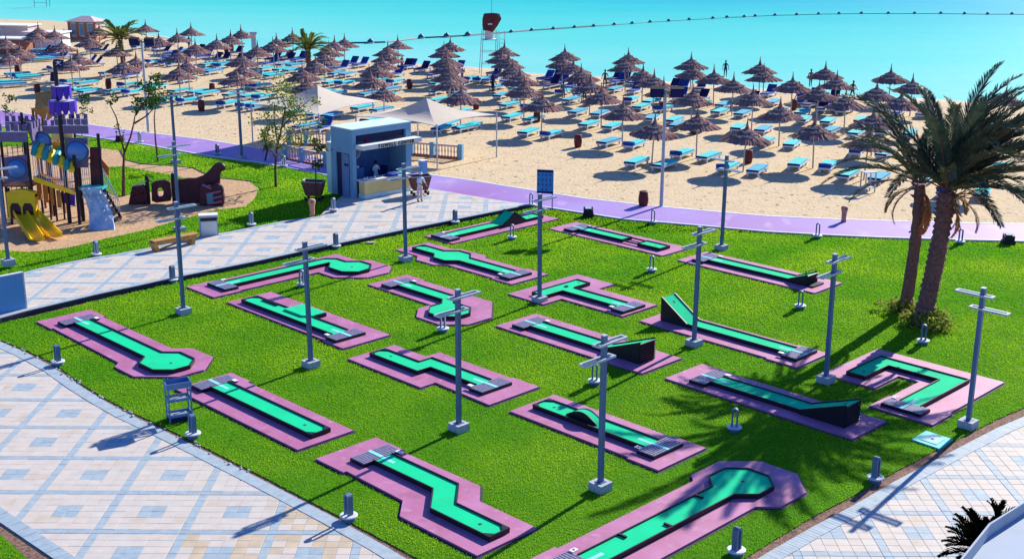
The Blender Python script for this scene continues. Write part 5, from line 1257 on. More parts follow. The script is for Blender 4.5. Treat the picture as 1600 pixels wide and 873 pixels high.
def ground_shrub(px, rad, n, label, seed):
    x, y = G(*px); t = thing('flowering_shrub', label, 'shrub', (x, y, 0), 0, 'yellow green shrubs round the palm trunks'); r = random.Random(seed)
    b = MB(); leaf_cloud(b, (0, 0, rad[2]*.75), rad, n, .14, r, clumps=16); 
    b.v = [(p[0], p[1], abs(p[2])) for p in b.v]; b.build('foliage', 'shrub', t)
    s = MB()
    for k in range(7): a = k*.9; s.tube((0, 0, 0), (rad[0]*.6*math.cos(a), rad[1]*.6*math.sin(a), rad[2]*.9), .012, n=4)
    s.build('stems', 'bark', t)
ground_shrub((1405, 487), (.65, .5, .32), 900, 'yellow green shrub at the foot of the slim palm', 31)
ground_shrub((1424, 508), (.5, .45, .42), 700, 'yellow green shrub left of the thick palm trunk', 32)
ground_shrub((1464, 514), (.75, .5, .42), 1100, 'yellow green shrub right of the thick palm trunk', 33)

# ------------------------------------------------------------ play castle
def playset():
    Y0 = G(125, 352)[1]; X0 = G(70, 352)[0]
    t = thing('play_castle', 'big playground castle with purple battlements, yellow double slide and sloping bridge', 'playground castle', (X0, Y0, 0.045))
    def Q(u, v, dy=0.0):
        X, Z = V(u, v, Y0+dy); return (X-X0, dy, Z-.045)
    def panel(pts, dy, th, name, m, hole=None, parent=None):
        P = [Q(u, v, dy) for u, v in pts]; n = len(P); b = MB()
        if hole is None:
            b.add([(x, dy, z) for x, _, z in P]+[(x, dy+th, z) for x, _, z in P], [tuple(range(n-1, -1, -1)), tuple(range(n, 2*n))]+[(i, (i+1) % n, n+(i+1) % n, n+i) for i in range(n)])
        return b.build(name, m, parent or t)
    def sidepanel(u, v0, v1, dy0, dy1, th, name, m):
        x, _, za = Q(u, v0, dy0); zb = Q(u, v1, dy0)[2]
        return MB().bb(x-th/2, x+th/2, dy0, dy1, min(za, zb), max(za, zb)).build(name, m, t)
    def vpost(u, v, dy, ztop, r=.075, m='play_black', name='post'):
        x, _, _ = Q(u, v, dy); return MB().tube((x, dy, 0), (x, dy, ztop), r, n=10).build(name, m, t)
    def z_at(u, v, dy): return Q(u, v, dy)[2]
    # left tower
    DA = 1.5
    vpost(3, 300, 0, z_at(3, 196, 0)); vpost(50, 300, 0, z_at(48, 190, 0)); vpost(10, 300, DA, z_at(8, 184, DA)); vpost(46, 300, DA, z_at(44, 176, DA)); vpost(-30, 300, 0, 4.8)
    x0 = Q(-30, 300)[0]; x1 = Q(50, 300)[0]; zd = z_at(30, 290, 0)
    MB().bb(x0, x1, 0.02, DA, zd-.09, zd).build('platform', 'wood_brown', t)
    def battlement(u0, u1, v0, v1, dy, n, nm='battlement'):
        x0, _, zt = Q(u0, v0, dy); x1, _, zb = Q(u1, v1, dy); w_ = (x1-x0)/(2*n-1); b = MB()
        b.bb(x0, x1, dy-.05, dy+.05, zb, zb+(zt-zb)*.62)
        for k in range(n): b.bb(x0+2*k*w_, x0+(2*k+1)*w_, dy-.05, dy+.05, zb+(zt-zb)*.62+.001, zt)
        o = b.build(nm, 'play_purple', t)
        MB().bb(x0-.02, x1+.02, dy-.09, dy-.051, zb+(zt-zb)*.56, zb+(zt-zb)*.62).build('ledge', 'play_rail', o)
        return o
    battlement(-30, 44, 194, 222, -.08, 6); battlement(8, 56, 181, 204, DA+.08, 5)
    def sidebatt(u, v0, v1, dy0, dy1, n):
        x, _, zt = Q(u, v0, dy0); zb = Q(u, v1, dy0)[2]; w_ = (dy1-dy0)/(2*n-1); b = MB(); b.bb(x-.05, x+.05, dy0, dy1, zb, zb+(zt-zb)*.62)
        for k in range(n): b.bb(x-.05, x+.05, dy0+2*k*w_, dy0+(2*k+1)*w_, zb+(zt-zb)*.62+.001, zt)
        b.build('battlement', 'play_purple', t)
    sidebatt(47, 192, 220, .05, DA, 4)
    def bubble(u, v, rpx, dy, half=None):
        x, _, z = Q(u, v, dy); k = FPX/ (math.hypot(Y0+dy, CH)); r = rpx/k; s = MB(); n = 20
        prof = [(r*math.cos(a), r*.55*math.sin(a)) for a in [math.pi/2*i/6 for i in range(7)]]
        s.lathe(prof, n=n); o = s.build('window_bubble', 'play_blue', t, smooth=True); o.rotation_euler = (math.pi/2, 0, 0); o.location = (x, dy-.06, z)
        rg = MB(); rg.lathe([(r*1.02, 0), (r*1.02, .05), (r*1.18, .05), (r*1.18, 0)], n=n); q = rg.build('bubble_ring', 'play_purple', t); q.rotation_euler = (math.pi/2, 0, 0); q.location = (x, dy-.055, z)
    panel([(6, 246), (45, 241), (47, 282), (8, 287)], -.02, .06, 'bubble_panel', 'play_purple'); bubble(27, 264, 15, -.02)
    panel([(-30, 250), (1, 247), (1, 288), (-30, 291)], -.02, .06, 'bubble_panel', 'play_purple')
    for u in (12, 20, 28, 36): vpost(u, 240, DA*.9, z_at(u, 225, DA), .02, 'leaf_dark', 'lattice_bar')
    # double slide: hood and two chutes that run toward the viewer
    hz0, hz1 = z_at(30, 331, -.25), z_at(30, 296, -.25); hx0, hx1 = Q(13, 315, -.3)[0], Q(57, 315, -.3)[0]
    b = MB(); N = 10
    top = [(hx0+(hx1-hx0)*k/N, hz1-.12+.14*math.sin(math.pi*k/N)) for k in range(N+1)]
    for dy in (-.45, -.05): b.v += [(x, dy, z) for x, z in top]+[(x, dy, z-.30-.06*math.cos((k/N-.5)*8)) for k, (x, z) in enumerate(top)]
    M = 2*(N+1)
    for k in range(N):
        b.f += [(k, k+N+1, k+N+2, k+1), (M+k, M+k+1, M+k+N+2, M+k+N+1), (k, k+1, M+k+1, M+k), (k+N+1, M+k+N+1, M+k+N+2, k+N+2)]
    b.f += [(0, M, M+N+1, N+1), (N, N+N+1, M+N+N+1, M+N)]
    b.build('slide_hood', 'play_yellow', t)
    MB().bb(hx0, hx0+.16, -.45, -.05, hz0-.3, hz1-.25).build('hood_side', 'play_yellow', t); MB().bb(hx1-.16, hx1, -.45, -.05, hz0-.3, hz1-.25).build('hood_side', 'play_yellow', t)
    MB().bb(hx0+.002, hx1-.002, -.49, -.452, hz0-.30, hz1-.14).build('hood_front', 'play_yellow', t)
    for s_ in (0, 1):
        xa = hx0+.13+s_*((hx1-hx0)/2-.08); xb = xa+(hx1-hx0)/2-.18; zc_ = hz0+.02
        b = MB(); b.prism([(xa, zc_-.30), (xb, zc_-.30), (xb, zc_+.28), (xb-.12, zc_+.50), (xa+.12, zc_+.50), (xa, zc_+.28)], 0, .012); o = b.build('slide_opening', 'play_maroon', t); o.rotation_euler = (math.pi/2, 0, 0); o.location = (0, -.492, 0)
    xg, yg = G(58, 379, .045); xg2, yg2 = G(86, 374, .045)
    for (xa, xb, ex, ey) in ((hx0+.14, (hx0+hx1)/2, xg-X0, yg-Y0), ((hx0+hx1)/2, hx1-.10, xg2-X0, yg2-Y0)):
        b = MB(); N = 14; wd = .40; cxa = (xa+xb)/2; prof = [(-wd, .20), (-wd+.05, .22), (-wd+.09, .03), (-.12, -.02), (.12, -.02), (wd-.09, .03), (wd-.05, .22), (wd, .20), (wd, -.04), (0, -.09), (-wd, -.04)]
        dirv = Vector((ex-cxa, ey+.1)); 
        for i in range(N+1):
            f = i/N; px, py = cxa+(ex-cxa)*f, -.12+(ey+.12)*f; zz = .18+(hz0-.18)*(1-f)**1.25*(1 if f < .9 else 1)
            if f > .85: zz = max(zz, .16)
            for a, h in prof: b.v.append((px+a, py, zz+h))
        m = len(prof)
        for i in range(N):
            for j in range(m): b.f.append((i*m+j, i*m+(j+1) % m, (i+1)*m+(j+1) % m, (i+1)*m+j))
        b.f.append(tuple(range(m-1, -1, -1))); b.f.append(tuple(N*m+j for j in range(m)))
        b.build('slide_chute', 'play_yellow', t, smooth=False)
    # bridge
    P = lambda u, v, dy: Vector(Q(u, v, dy))
    for dy in (0.0, 1.2):
        a, c = P(52, 275, dy), P(116, 298, dy); b = MB(); th = .05
        b.add([(a.x, dy-th, a.z-.28), (c.x, dy-th, c.z-.22), (c.x, dy-th, c.z), (a.x, dy-th, a.z), (a.x, dy+th, a.z-.28), (c.x, dy+th, c.z-.22), (c.x, dy+th, c.z), (a.x, dy+th, a.z)],
              [(0, 1, 2, 3), (7, 6, 5, 4), (0, 4, 5, 1), (2, 6, 7, 3), (1, 5, 6, 2), (0, 3, 7, 4)]); b.build('bridge_beam', 'play_yellow', t)
        for k in range(17):
            f = (k+.5)/17; q = a.lerp(c, f); MB().tube((q.x, dy, q.z), (q.x, dy, q.z+1.15), .018, n=5).build('railing_bar', 'play_rail', t)
        MB().tube((a.x, dy, a.z+1.16), (c.x, dy, c.z+1.16), .035, n=6).build('handrail', 'play_rail', t)
    a, c = P(52, 275, 0), P(116, 298, 0)
    for k in range(12):
        q = a.lerp(c, (k+.5)/12); MB().box((q.x, .6, q.z-.08), ((c-a).length/12-.02, 1.08, .04), ry=math.atan2(a.z-c.z, c.x-a.x)).build('bridge_plank', 'wood_brown', t)
    for k in range(8):
        f = (k+.3)/8; u = 50+f*68; v = 236+f*30; q = P(u, v, -.1)
        b = MB(); b.path([(q.x, -.16, q.z-.12), (q.x-.02, .15, q.z+.18), (q.x-.06, .6, q.z+.33), (q.x-.06, 1.05, q.z+.18), (q.x-.06, 1.36, q.z-.12)], .155, 7); b.build('roof_tube', 'play_yellow' if k % 2 else 'play_teal', t)
    for k, u in enumerate((60, 71, 81, 91)):
        x, _, z = Q(u, 286+k*4, .9); MB().box((x, .9, z-.45), (.22, .05, .95)).build('orange_board', 'wood_orange', t)
    for u, v0, v1 in ((90, 300, 318), (104, 302, 322)): panel([(u, v0), (u+13, v0+2), (u+13, v1), (u, v1-2)], 1.4, .06, 'low_panel', 'play_violet')
    for u, v, dy in ((78, 320, 1.0), (88, 330, .7), (66, 322, 1.3), (100, 330, 1.2)): vpost(u, v, dy, 2.0, .05)
    # right tower
    DB = 1.9
    vpost(123, 330, 0, z_at(117, 243, 0), .085); vpost(129, 320, .8, z_at(121, 240, .8), .08)
    mast = vpost(108, 335, .35, z_at(84, 96, .35), .11, name='mast')
    vpost(120, 250, DB, z_at(114, 172, DB), .08); vpost(160, 290, .7, z_at(137, 200, .7)-.3, .085); vpost(78, 260, DB, z_at(70, 190, DB), .07)
    za = z_at(140, 294, 0); xa, xb = Q(122, 300, 0)[0], Q(160, 300, 0)[0]
    MB().bb(xa, xb, .02, 1.0, za-.1, za).build('platform', 'play_teal', t)
    zb2 = z_at(100, 248, 1.0); MB().bb(Q(80, 250, 1)[0], Q(136, 250, 1)[0], .5, DB, zb2-.1, zb2).build('platform', 'wood_brown', t)
    battlement(68, 98, 188, 209, .4, 3); battlement(98, 139, 186, 209, .4, 4); battlement(84, 138, 178, 197, DB, 5); 
    panel([(80, 207), (114, 207), (114, 219), (80, 220)], .55, .06, 'yellow_panel', 'counter')
    panel([(101, 216), (137, 215), (138, 262), (103, 262)], .38, .06, 'bubble_panel', 'play_purple'); bubble(121, 236, 16, .38)
    panel([(105, 222), (119, 219), (119, 254), (106, 252)], .35, .02, 'orange_insert', 'play_orange')
    panel([(140, 230), (158, 230), (159, 292), (142, 292)], .9, .06, 'maroon_panel', 'play_maroon')
    panel([(145, 232), (170, 262), (170, 275), (145, 250)], 1.6, .06, 'brown_side', 'wood_brown')
    bubble(66, 220, 13, .9)
    panel([(82, 222), (98, 222), (98, 258), (82, 258)], .9, .05, 'orange_panel', 'play_orange'); panel([(90, 228), (100, 228), (100, 250), (90, 250)], .85, .04, 'teal_panel', 'play_teal')
    # crow's nests: rings of scalloped petals round the mast
    for (u, v0, v1, rpx, n) in ((96, 134, 155, 13, 9), (98, 157, 178, 19, 12)):
        cx, _, zt = Q(u, v0, .35); zb = Q(u, v1, .35)[2]; r = rpx/FPX*math.hypot(Y0, 10); mx = Q(u, (v0+v1)/2, .35)[0]
        for k in range(n):
            a = 2*math.pi*k/n; hw = math.pi*r/n*1.02; b = MB(); pts = [(-hw, 0), (-hw, -.55), (-hw*.6, -.88), (0, -1), (hw*.6, -.88), (hw, -.55), (hw, 0)]; H = zt-zb
            b.v = [(x, y, z*H) for y in (0, .05) for x, z in pts]; m = len(pts)
            b.f = [tuple(range(m-1, -1, -1)), tuple(range(m, 2*m))]+[(i, (i+1) % m, m+(i+1) % m, m+i) for i in range(m)]
            o = b.build('petal', 'play_violet', t); o.location = (mx+r*math.cos(a), .35+r*math.sin(a), zt); o.rotation_euler = (0, 0, a-math.pi/2)
        MB().lathe([(r*.98, 0), (r*.98, .05)], (mx, .35, zt-.06), 20).build('nest_rim', 'play_rail', t)
        MB().lathe([(r*.9, 0), (r*.9, .04)], (mx, .35, zt-(zt-zb)*.45), 20).build('nest_floor', 'play_violet', t)
    # flags
    panel([(79, 113), (90, 114), (90, 128), (78, 127)], .30, .03, 'flag', 'navy')
    fl = panel([(83, 93), (99, 94), (98, 106), (83, 105)], .28, .02, 'pirate_flag', 'navy')
    cxx, _, cz = Q(91, 98.5, .27); sk = MB().lathe([(.055, 0), (.075, .03), (.05, .1), (.02, .12)], (0, 0, 0), 10); o = sk.build('skull', 'lounger_frame', t); o.location = (cxx, .26, cz-.02); o.scale = (1, .15, 1)
    for s in (-1, 1): MB().box((cxx, .268, cz-.02), (.34, .008, .028), ry=s*.6).build('crossbone', 'lounger_frame', t)
    # wooden hut on stilts behind
    DH = 2.6
    A_ = Q(48, 168, DH); B_ = Q(54, 146, DH); C_ = Q(61, 168, DH); D_ = Q(90, 166, DH); E_ = Q(84, 143, DH); w2 = (C_[0]-A_[0])
    ridge0 = Vector((B_[0], DH+.2, B_[2])); ridge1 = Vector((E_[0], DH+.6, E_[2])); eL0 = Vector((A_[0], DH+.9, A_[2])); eR0 = Vector((C_[0], DH-.6, C_[2])); eR1 = Vector((D_[0], DH-.2, D_[2])); eL1 = eR1+Vector((-.2, 1.7, 0))
    def slats(p, q, r_, s_, n, m, nm):
        for k in range(n):
            f0, f1 = k/n, (k+.93)/n; a, c = p.lerp(q, f0), p.lerp(q, f1); d_, e_ = s_.lerp(r_, f0), s_.lerp(r_, f1); nn = (c-a).cross(d_-a).normalized()*.02
            b = MB(); b.add([a+nn, c+nn, e_+nn, d_+nn, a-nn, c-nn, e_-nn, d_-nn], [(0, 1, 2, 3), (7, 6, 5, 4), (0, 4, 5, 1), (1, 5, 6, 2), (2, 6, 7, 3), (3, 7, 4, 0)]); b.build(nm, m, t)
    slats(ridge0, ridge1, eR1, eR0, 9, 'wood', 'roof_board'); slats(ridge0, ridge1, eL1, eL0, 9, 'wood', 'roof_board')
    b = MB(); b.add([eL0, eR0, ridge0, eL0+Vector((0, .05, 0)), eR0+Vector((0, .05, 0)), ridge0+Vector((0, .05, 0))], [(0, 1, 2), (5, 4, 3), (0, 3, 4, 1)]); b.build('gable', 'wood_brown', t)
    panel([(47, 169), (76, 168), (70, 188)], DH-.5, .05, 'awning_board', 'wood_orange'); panel([(75, 170), (92, 176), (72, 190)], DH-.4, .05, 'awning_board', 'wood_orange')
    for u, v, dy in ((53, 190, DH), (67, 190, DH-.4), (88, 190, DH), (58, 190, DH+1.2)): vpost(u, v, dy, z_at(u, 170, dy), .07, 'wood_brown')
    zf = z_at(60, 222, DH); MB().bb(Q(50, 220, DH)[0], Q(88, 220, DH)[0], DH-.4, DH+1.2, zf-.1, zf).build('hut_floor', 'wood_brown', t)
    for (u0, v0, u1, v1) in ((38, 186, 53, 226), (38, 186, 66, 196), (53, 198, 68, 200)):
        p, q = Q(u0, v0, DH), Q(u1, v1, DH); MB().tube(p, q, .06, n=6).build('brace', 'wood_brown', t)
    # climbing wall
    b = MB(); N, M = 9, 7; r = random.Random(3)
    for i in range(N+1):
        f = i/N; uL = 129+7*f+5*math.sin(f*3); uR = 160+20*f+4*math.sin(f*3.1)-4*f*f; v = 297+63*f
        dy = -.05-1.05*f**1.6
        for j in range(M+1):
            g = j/M; u = uL+(uR-uL)*g; X = V(u, v-6*(1-f)*0+4*g*0, Y0+dy)
            zz = za*(1-f)*1.0+.0; x = V(uL+(uR-uL)*g, 330, Y0+dy)[0]-X0
            b.v.append((x, dy-.12*math.sin(math.pi*g)+r.uniform(-.07, .07), max(0, zz)+r.uniform(-.03, .03)*(0 < i < N)))
    for i in range(N):
        for j in range(M): k = i*(M+1)+j; b.f.append((k, k+M+2, k+1)); b.f.append((k, k+M+1, k+M+2))
    o = b.build('climbing_wall', 'play_rock', t); m = o.modifiers.new('t', 'SOLIDIFY'); m.thickness = .12; m.offset = -1
    for k in range(12):
        g, f = r.random(), r.random(); i = int(f*N)*(M+1)+int(g*M); p = b.v[i]; MB().lathe([(.09, -.05), (.07, .05), (.03, .09)], (p[0], p[1]-.03, p[2]), 7, .25).build('climbing_hold', 'kerb_white', t)
    # white railings on the right and stairs down
    for (u0, v0, u1, v1, dy, h, n) in ((128, 262, 157, 258, 1.0, 1.1, 9), (161, 290, 187, 326, 1.1, 1.0, 9)):
        a, c = P(u0, v0, dy), P(u1, v1, dy)
        if n == 9 and u0 == 161: a = Vector((Q(161, 300, dy)[0], dy, za)); c = Vector((Q(187, 325, dy)[0], dy, .05))
        else: a = Vector((a.x, dy, za)); c = Vector((c.x, dy, za))
        for k in range(n+1): q = a.lerp(c, k/n); MB().tube((q.x, dy, q.z), (q.x, dy, q.z+h), .018, n=5).build('railing_bar', 'play_rail', t)
        MB().tube((a.x, dy, a.z+h), (c.x, dy, c.z+h), .03, n=6).build('handrail', 'play_rail', t)
        if u0 == 161:
            for k in range(7): q = a.lerp(c, (k+.5)/7); MB().bb(q.x-.14, q.x+.14, dy-.9, dy-.05, q.z-.03, q.z+.03).build('stair_tread', 'play_black', t)
            b = MB(); b.add([(a.x, dy-.03, a.z-.2), (c.x, dy-.03, 0), (c.x+.1, dy-.03, .15), (a.x, dy-.03, a.z+.02), (a.x, dy+.02, a.z-.2), (c.x, dy+.02, 0), (c.x+.1, dy+.02, .15), (a.x, dy+.02, a.z+.02)], [(0, 1, 2, 3), (7, 6, 5, 4), (0, 4, 5, 1), (1, 5, 6, 2), (2, 6, 7, 3), (3, 7, 4, 0)]); b.build('stringer', 'play_black', t)
    for u, v, dy in ((129, 340, .9), (158, 320, 1.1), (143, 320, 1.0), (18, 340, -.05), (52, 340, .1), (38, 330, DA)): vpost(u, v, dy, za, .07)
playset()

def play_wall():
    Y0 = G(270, 320)[1]; X0 = G(270, 320)[0]
    t = thing('play_wall', 'dark maroon creature shaped climbing wall with two round posts beside the castle', 'climbing wall', (X0, Y0, .045))
    def panel(pts, dy, th, name, m='play_maroon', hole=None, bev=.03):
        P = []
        for u, v in pts: X, Z = V(u, v, Y0+dy); P.append((X-X0, max(0, Z-.045)))
        n = len(P); b = MB()
        if hole:
            hu, hv, hr, hs = hole; X, Z = V(hu, hv, Y0+dy); X -= X0; Z -= .045; k = 16
            c = [(X+hr*math.cos(2*math.pi*i/k), Z+hs*math.sin(2*math.pi*i/k)) for i in range(k)]
            # match outline resampled to k points by angle
            out = []
            for i in range(k):
                a = 2*math.pi*i/k; best = None
                for j in range(n):
                    p, q = Vector(P[j]), Vector(P[(j+1) % n]); d = Vector((math.cos(a), math.sin(a))); e = q-p; den = d.x*e.y-d.y*e.x
                    if abs(den) < 1e-9: continue
                    w0 = p-Vector((X, Z)); tt = (w0.x*e.y-w0.y*e.x)/den; ss = (w0.x*d.y-w0.y*d.x)/den
                    if tt > 0 and -1e-6 <= ss <= 1+1e-6 and (best is None or tt < best): best = tt
                out.append((X+math.cos(a)*best, Z+math.sin(a)*best))
            b.v = [(x, dy, z) for x, z in out]+[(x, dy, z) for x, z in c]+[(x, dy+th, z) for x, z in out]+[(x, dy+th, z) for x, z in c]
            for i in range(k):
                j = (i+1) % k; b.f += [(i, i+k, j+k, j), (2*k+i, 2*k+j, 3*k+j, 3*k+i), (i, j, 2*k+j, 2*k+i), (k+i, 3*k+i, 3*k+j, k+j)]
        else:
            b.add([(x, dy, z) for x, z in P]+[(x, dy+th, z) for x, z in P], [tuple(range(n-1, -1, -1)), tuple(range(n, 2*n))]+[(i, (i+1) % n, n+(i+1) % n, n+i) for i in range(n)])
        o = b.build(name, m, t)
        if bev: md = o.modifiers.new('b', 'BEVEL'); md.width = bev; md.segments = 2; md.limit_method = 'ANGLE'
        return o
    panel([(201, 327), (204, 300), (206, 292), (224, 289), (229, 300), (231, 325)], -.2, .3, 'climbing_panel')
    r = random.Random(4)
    for k in range(10): u, v = r.uniform(207, 226), r.uniform(296, 320); X, Z = V(u, v, Y0-.2); o = MB().lathe([(.12, 0), (.09, .06), (.03, .09)], n=8, jit=.2).build('climbing_hold', 'play_maroon', t); o.rotation_euler = (math.pi/2, 0, 0); o.location = (X-X0, -.2, Z)
    for u, v0, v1 in ((229, 318, 275), (269.5, 312, 271)):
        X, Z = V(u, v1, Y0); x = X-X0; MB().lathe([(.12, 0), (.12, Z-.15), (.09, Z-.05), (.02, Z)], (x, 0, 0), 10).build('post', 'play_black', t)
    panel([(237, 318), (236, 284), (265, 280), (268, 314)], -.05, .22, 'window_panel', hole=(250.5, 300, .17, .27))
    panel([(277, 322), (278, 279), (284, 281), (292, 279), (305, 279), (316, 275), (325, 268), (333, 258), (340, 254), (348, 256), (352, 261), (350, 267), (344, 269), (343, 284), (343, 300), (345, 322)], .25, .30, 'creature_body', bev=.08)
    panel([(312, 326), (311, 300), (313, 290), (320, 287), (328, 291), (340, 287), (347, 292), (350, 308), (349, 322), (335, 324)], -.45, .35, 'face_panel', bev=.08)
    for (a, c) in (((322, 305), (345, 300)), ((324, 313), (346, 308)), ((316, 290), (330, 296)), ((326, 320), (346, 316))):
        p, q = V(*a, Y0-.5), V(*c, Y0-.5); MB().tube((p[0]-X0, -.48, p[1]), (q[0]-X0, -.48, q[1]), .055, n=6).build('carved_ridge', 'pad', t)
    X, Z = V(328, 312, Y0-.5); MB().box((X-X0, -.47, Z), (.34, .05, .6)).build('blue_inset', 'play_teal', t)
    b = MB(); p = V(231, 283, Y0); q = V(237, 285, Y0); b.path([(p[0]-X0, 0, p[1]), (q[0]-X0, 0, q[1])], .03, 6); b.build('link_bar', 'play_black', t)
    p = V(206, 293, Y0-.1); q = V(229, 284, Y0-.1); MB().tube((p[0]-X0, -.1, p[1]), (q[0]-X0, -.1, q[1]), .035, n=6).build('link_bar', 'play_rail', t)
play_wall()

# ------------------------------------------------------------ people
def person(px, z0, rz, label, h=1.72, pose='stand', top='skin_dark', low='navy', skin='skin_dark', female=False, long_trousers=False, cap=None, loc=None):
    x, y = loc[:2] if loc else G(*px, z0); s = h/1.75
    t = thing('person', label, 'person', (x, y, z0), rz)
    A = {'stand': dict(eL=(-.27, .03, 1.17), hL=(-.30, -.10, .93), eR=(.27, .03, 1.17), hR=(.30, -.10, .93), kL=(-.11, -.02, .50), kR=(.12, .04, .50), fL=(-.12, 0, .08), fR=(.14, .10, .08), lean=0),
         'reach': dict(eL=(-.25, -.18, 1.18), hL=(-.18, -.42, 1.12), eR=(.27, -.10, 1.15), hR=(.22, -.36, 1.02), kL=(-.12, 0, .50), kR=(.12, .02, .50), fL=(-.13, .02, .08), fR=(.13, .04, .08), lean=-.10),
         'phone': dict(eL=(-.25, -.08, 1.15), hL=(-.07, -.30, 1.20), eR=(.25, -.08, 1.15), hR=(.07, -.30, 1.20), kL=(-.1, 0, .50), kR=(.1, 0, .50), fL=(-.1, 0, .08), fR=(.1, 0, .08), lean=-.03),
         'walk': dict(eL=(-.27, -.10, 1.18), hL=(-.27, -.28, 1.0), eR=(.27, .12, 1.18), hR=(.29, .12, .93), kL=(-.10, -.14, .50), kR=(.11, .08, .52), fL=(-.1, -.18, .08), fR=(.12, .30, .14), lean=-.04)}[pose]
    ln = A['lean']; V_ = []; E_ = []; Rd = []
    def v(p, r, par=None):
        V_.append(tuple(c*s for c in p)); Rd.append(r*s); k = len(V_)-1
        if par is not None: E_.append((par, k))
        return k
    sh = .165 if female else .185
    pel = v((0, 0, .95), .135); wa = v((0, ln*.4, 1.10), .115 if female else .125, pel); ch = v((0, ln, 1.32), .145, wa); nk = v((0, ln*1.1, 1.47), .055, ch)
    hd0 = v((0, ln*1.3-.01, 1.56), .078, nk); hd1 = v((0, ln*1.4-.02, 1.65), .085, hd0); hd2 = v((0, ln*1.4, 1.715), .055, hd1)
    for sd, e, hh in ((-1, A['eL'], A['hL']), (1, A['eR'], A['hR'])):
        a = v((sd*sh, ln, 1.40), .058, ch); b_ = v(e, .043, a); c = v(hh, .028, b_)
        d = (Vector(hh)-Vector(e)).normalized(); side = d.cross(Vector((0, -1, .2))).normalized(); palm_ = v(tuple(Vector(hh)+d*.06), .03, c)
        for k in range(4):
            o_ = side*(k-1.5)*.022; f1 = v(tuple(Vector(hh)+d*.11+o_), .011, palm_); v(tuple(Vector(hh)+d*(.16-.01*abs(k-1.3))+o_+Vector((0, -.015, -.01))), .009, f1)
        v(tuple(Vector(hh)+d*.07-side*.06), .011, palm_)
    for sd, kn, ft in ((-1, A['kL'], A['fL']), (1, A['kR'], A['fR'])):
        a = v((sd*.095, 0, .86), .095, pel); b_ = v(kn, .062 if not long_trousers else .078, a); c = v(ft, .042 if not long_trousers else .062, b_); v((ft[0], ft[1]-.15, ft[2]-.035), .038, c)
    me = bpy.data.meshes.new('body'); me.from_pydata(V_, E_, []); o = bpy.data.objects.new('tmp_body', me); COL.objects.link(o)
    sk = o.modifiers.new('s', 'SKIN'); sd_ = me.skin_vertices[0].data
    for i, r in enumerate(Rd): sd_[i].radius = (r, r*(.78 if i in (wa, ch, pel) else 1))
    sd_[0].use_root = True; o.modifiers.new('u', 'SUBSURF').levels = 1
    dg = bpy.context.evaluated_depsgraph_get(); m2 = bpy.data.meshes.new_from_object(o.evaluated_get(dg)); bpy.data.objects.remove(o); m2.name = 'body'
    m2.materials.clear()
    for q in (skin, top, low): m2.materials.append(MATS[q])
    for p in m2.polygons:
        p.use_smooth = True; c = p.center; z = c.z/s; mi = 0; ax = abs(c.x)/s
        if z > 1.50: mi = 0
        elif ax > .20 or (pose in ('reach', 'phone') and c.y/s < -.2): mi = 1 if (top in ('shirt',) and z > 1.12 and c.y/s > -.30) else 0
        elif z > 1.0: mi = 1
        elif z > (.12 if long_trousers else .68): mi = 2
        p.material_index = mi
    b = link('body', m2, t)
    hz = 1.66*s; hy = (ln*1.4-.01)*s
    MB().lathe([(.088*s, -.03), (.098*s, .0), (.092*s, .05*s), (.06*s, .095*s), (.01, .11*s)], (0, hy+.012, hz), 12).build('hair' if not cap else 'cap', cap or 'hair', t, smooth=True)
    if cap: MB().box((0, hy-.11*s, hz+.01), (.13*s, .10*s, .015)).build('cap_peak', cap, t)
    for sx in (-.03, .03): MB().box((sx*s, hy-.088*s, 1.635*s), (.018*s, .008, .010*s)).build('eye', 'ink', t)
    MB().box((0, hy-.10*s, 1.605*s), (.018*s, .03*s, .03*s)).build('nose', skin, t)
    return t
person((656, 315), ZB-.01, R_(35), 'worker in pale blue shirt, pale trousers and white cap leaning over the wicker cart', pose='reach', top='shirt', low='trouser', long_trousers=True, cap='offwhite')
person(None, ZB+.04, R_(45), 'worker in pale shirt looking at a phone inside the kiosk behind the counter', pose='phone', top='shirt', low='shirt', long_trousers=True, loc=k2w(2.45, 1.0, 0))
PEOPLE = [((1133, 121), 'standing beach visitor in dark swimsuit seen above the umbrellas right of the middle', 0, 'stand', 'navy', 'navy'), ((1266, 136), 'bare chested beach visitor in dark shorts at the water on the right', .3, 'stand', 'skin', 'navy'),
 ((1331, 156), 'beach visitor bending beside an umbrella near the palm crown', 2.2, 'walk', 'bin_brown', 'ink'), ((1246, 158), 'beach visitor walking behind a right side umbrella', 1.5, 'walk', 'skin', 'skin'), ((880, 158), 'beach visitor in violet clothes standing among deck chairs in the middle', .5, 'stand', 'play_purple', 'play_purple'),
 ((913, 160), 'beach visitor in black shorts half hidden by umbrella thatch in the middle', 0, 'stand', 'offwhite', 'ink'), ((945, 137), 'beach visitor with bare back by the water in the middle', 3.1, 'stand', 'skin', 'skin'), ((722, 135), 'beach visitor among the stacked umbrellas below the lifeguard tower', 1, 'walk', 'navy', 'royal'),
 ((296, 78), 'beach visitor in royal blue robe at the water on the left', .8, 'stand', 'royal', 'royal'), ((770, 146), 'beach visitor in navy clothes right below the lifeguard tower', .8, 'stand', 'navy', 'navy'), ((628, 112), 'beach visitor in red top beside blue loungers left of the tower', .8, 'walk', 'red_cloth', 'royal')]
for p, lab, rz, pose, top, low in PEOPLE: person(p, 0, rz, lab, pose=pose, top=top, low=low, skin='skin_dark')

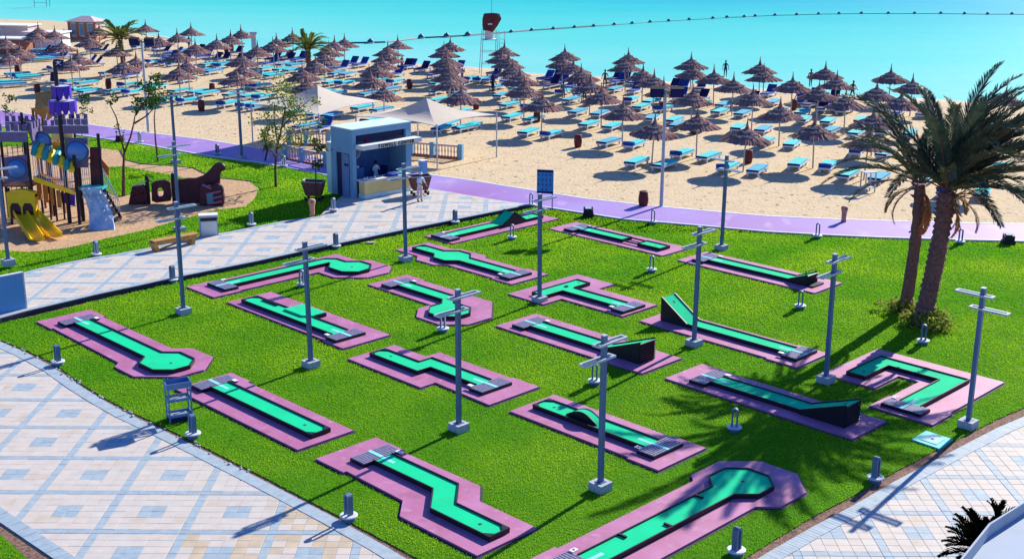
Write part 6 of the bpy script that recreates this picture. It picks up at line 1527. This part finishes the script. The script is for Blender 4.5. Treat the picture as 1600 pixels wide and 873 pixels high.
# ------------------------------------------------------------ white roof corner and dark plant, bottom right
ZR = 5.6
A_, B_, C_ = G(1500, 873, ZR), G(1545, 817, ZR), G(1640, 757, ZR)
c0 = Vector(B_); dL = (Vector(A_)-c0).normalized(); dR = (Vector(C_)-c0).normalized()
def RP(a, r): p = c0+dL*a+dR*r; return (p.x, p.y)
t = thing('white_building', 'white building corner with flat roof at the bottom right corner', 'building', (0, 0, 0))
MB().prism([RP(0.2, .2), RP(7, .2), RP(7, 6), RP(.2, 6)], -.3, ZR-.32).build('wall', 'parapet', t)
MB().prism([RP(.21, .21), RP(6.9, .21), RP(6.9, 5.9), RP(.21, 5.9)], ZR-.319, ZR-.25).build('roof', 'parapet', t)
MB().prism([RP(0, 0), RP(7, 0), RP(7, .19), RP(0, .19)], ZR-1.0, ZR).build('parapet_wall', 'parapet', t)
MB().prism([RP(0, .191), RP(.19, .191), RP(.19, 6), RP(0, 6)], ZR-1.0, ZR-.003).build('parapet_wall', 'parapet', t)
def dark_plant():
    x, y = G(1530, 850, 4.2); x += .12; t = thing('dark_fan_plant', 'almost black spiky palm like plant peeking over the white roof edge', 'plant', (x, y, 0)); r = random.Random(2)
    MB().tube((0, 0, 0), (0, 0, 4.0), .16, .13, 8).build('stem', 'bark', t)
    me = frond_mesh(1.0, .8, 26, .24, 90, 'black_leaf', wid=.026, rach='black_leaf')
    for k in range(40):
        az = k*2.4; el = 1.35-1.1*k/40; o = link('frond', me, t, (0, 0, 4.0)); o.rotation_mode = 'QUATERNION'; o.rotation_quaternion = Quaternion((0, 0, 1), az) @ Quaternion((0, 1, 0), -(el-.9)); s = r.uniform(.75, 1); o.scale = (s, s, s)
dark_plant()
x, y = G(1557, 826, 5.0); t = thing('dark_detail', 'small black detail of unknown kind at the corner of the white roof', 'plant', (x, y, 0)); MB().tube((0, 0, 0), (0, 0, 5.1), .05, n=6).build('stem', 'bark', t)  # leaf shape made up for a small dark detail of unknown kind
for k in range(7):
    o = link('frond', frond_mesh(.5, 1.0, 8, .14, 95+k, 'black_leaf', wid=.02, rach='black_leaf') if k < 2 else o.data, t, (0, 0, 5.1)); o.rotation_euler = (0, -(.3+.1*k), k*.9)
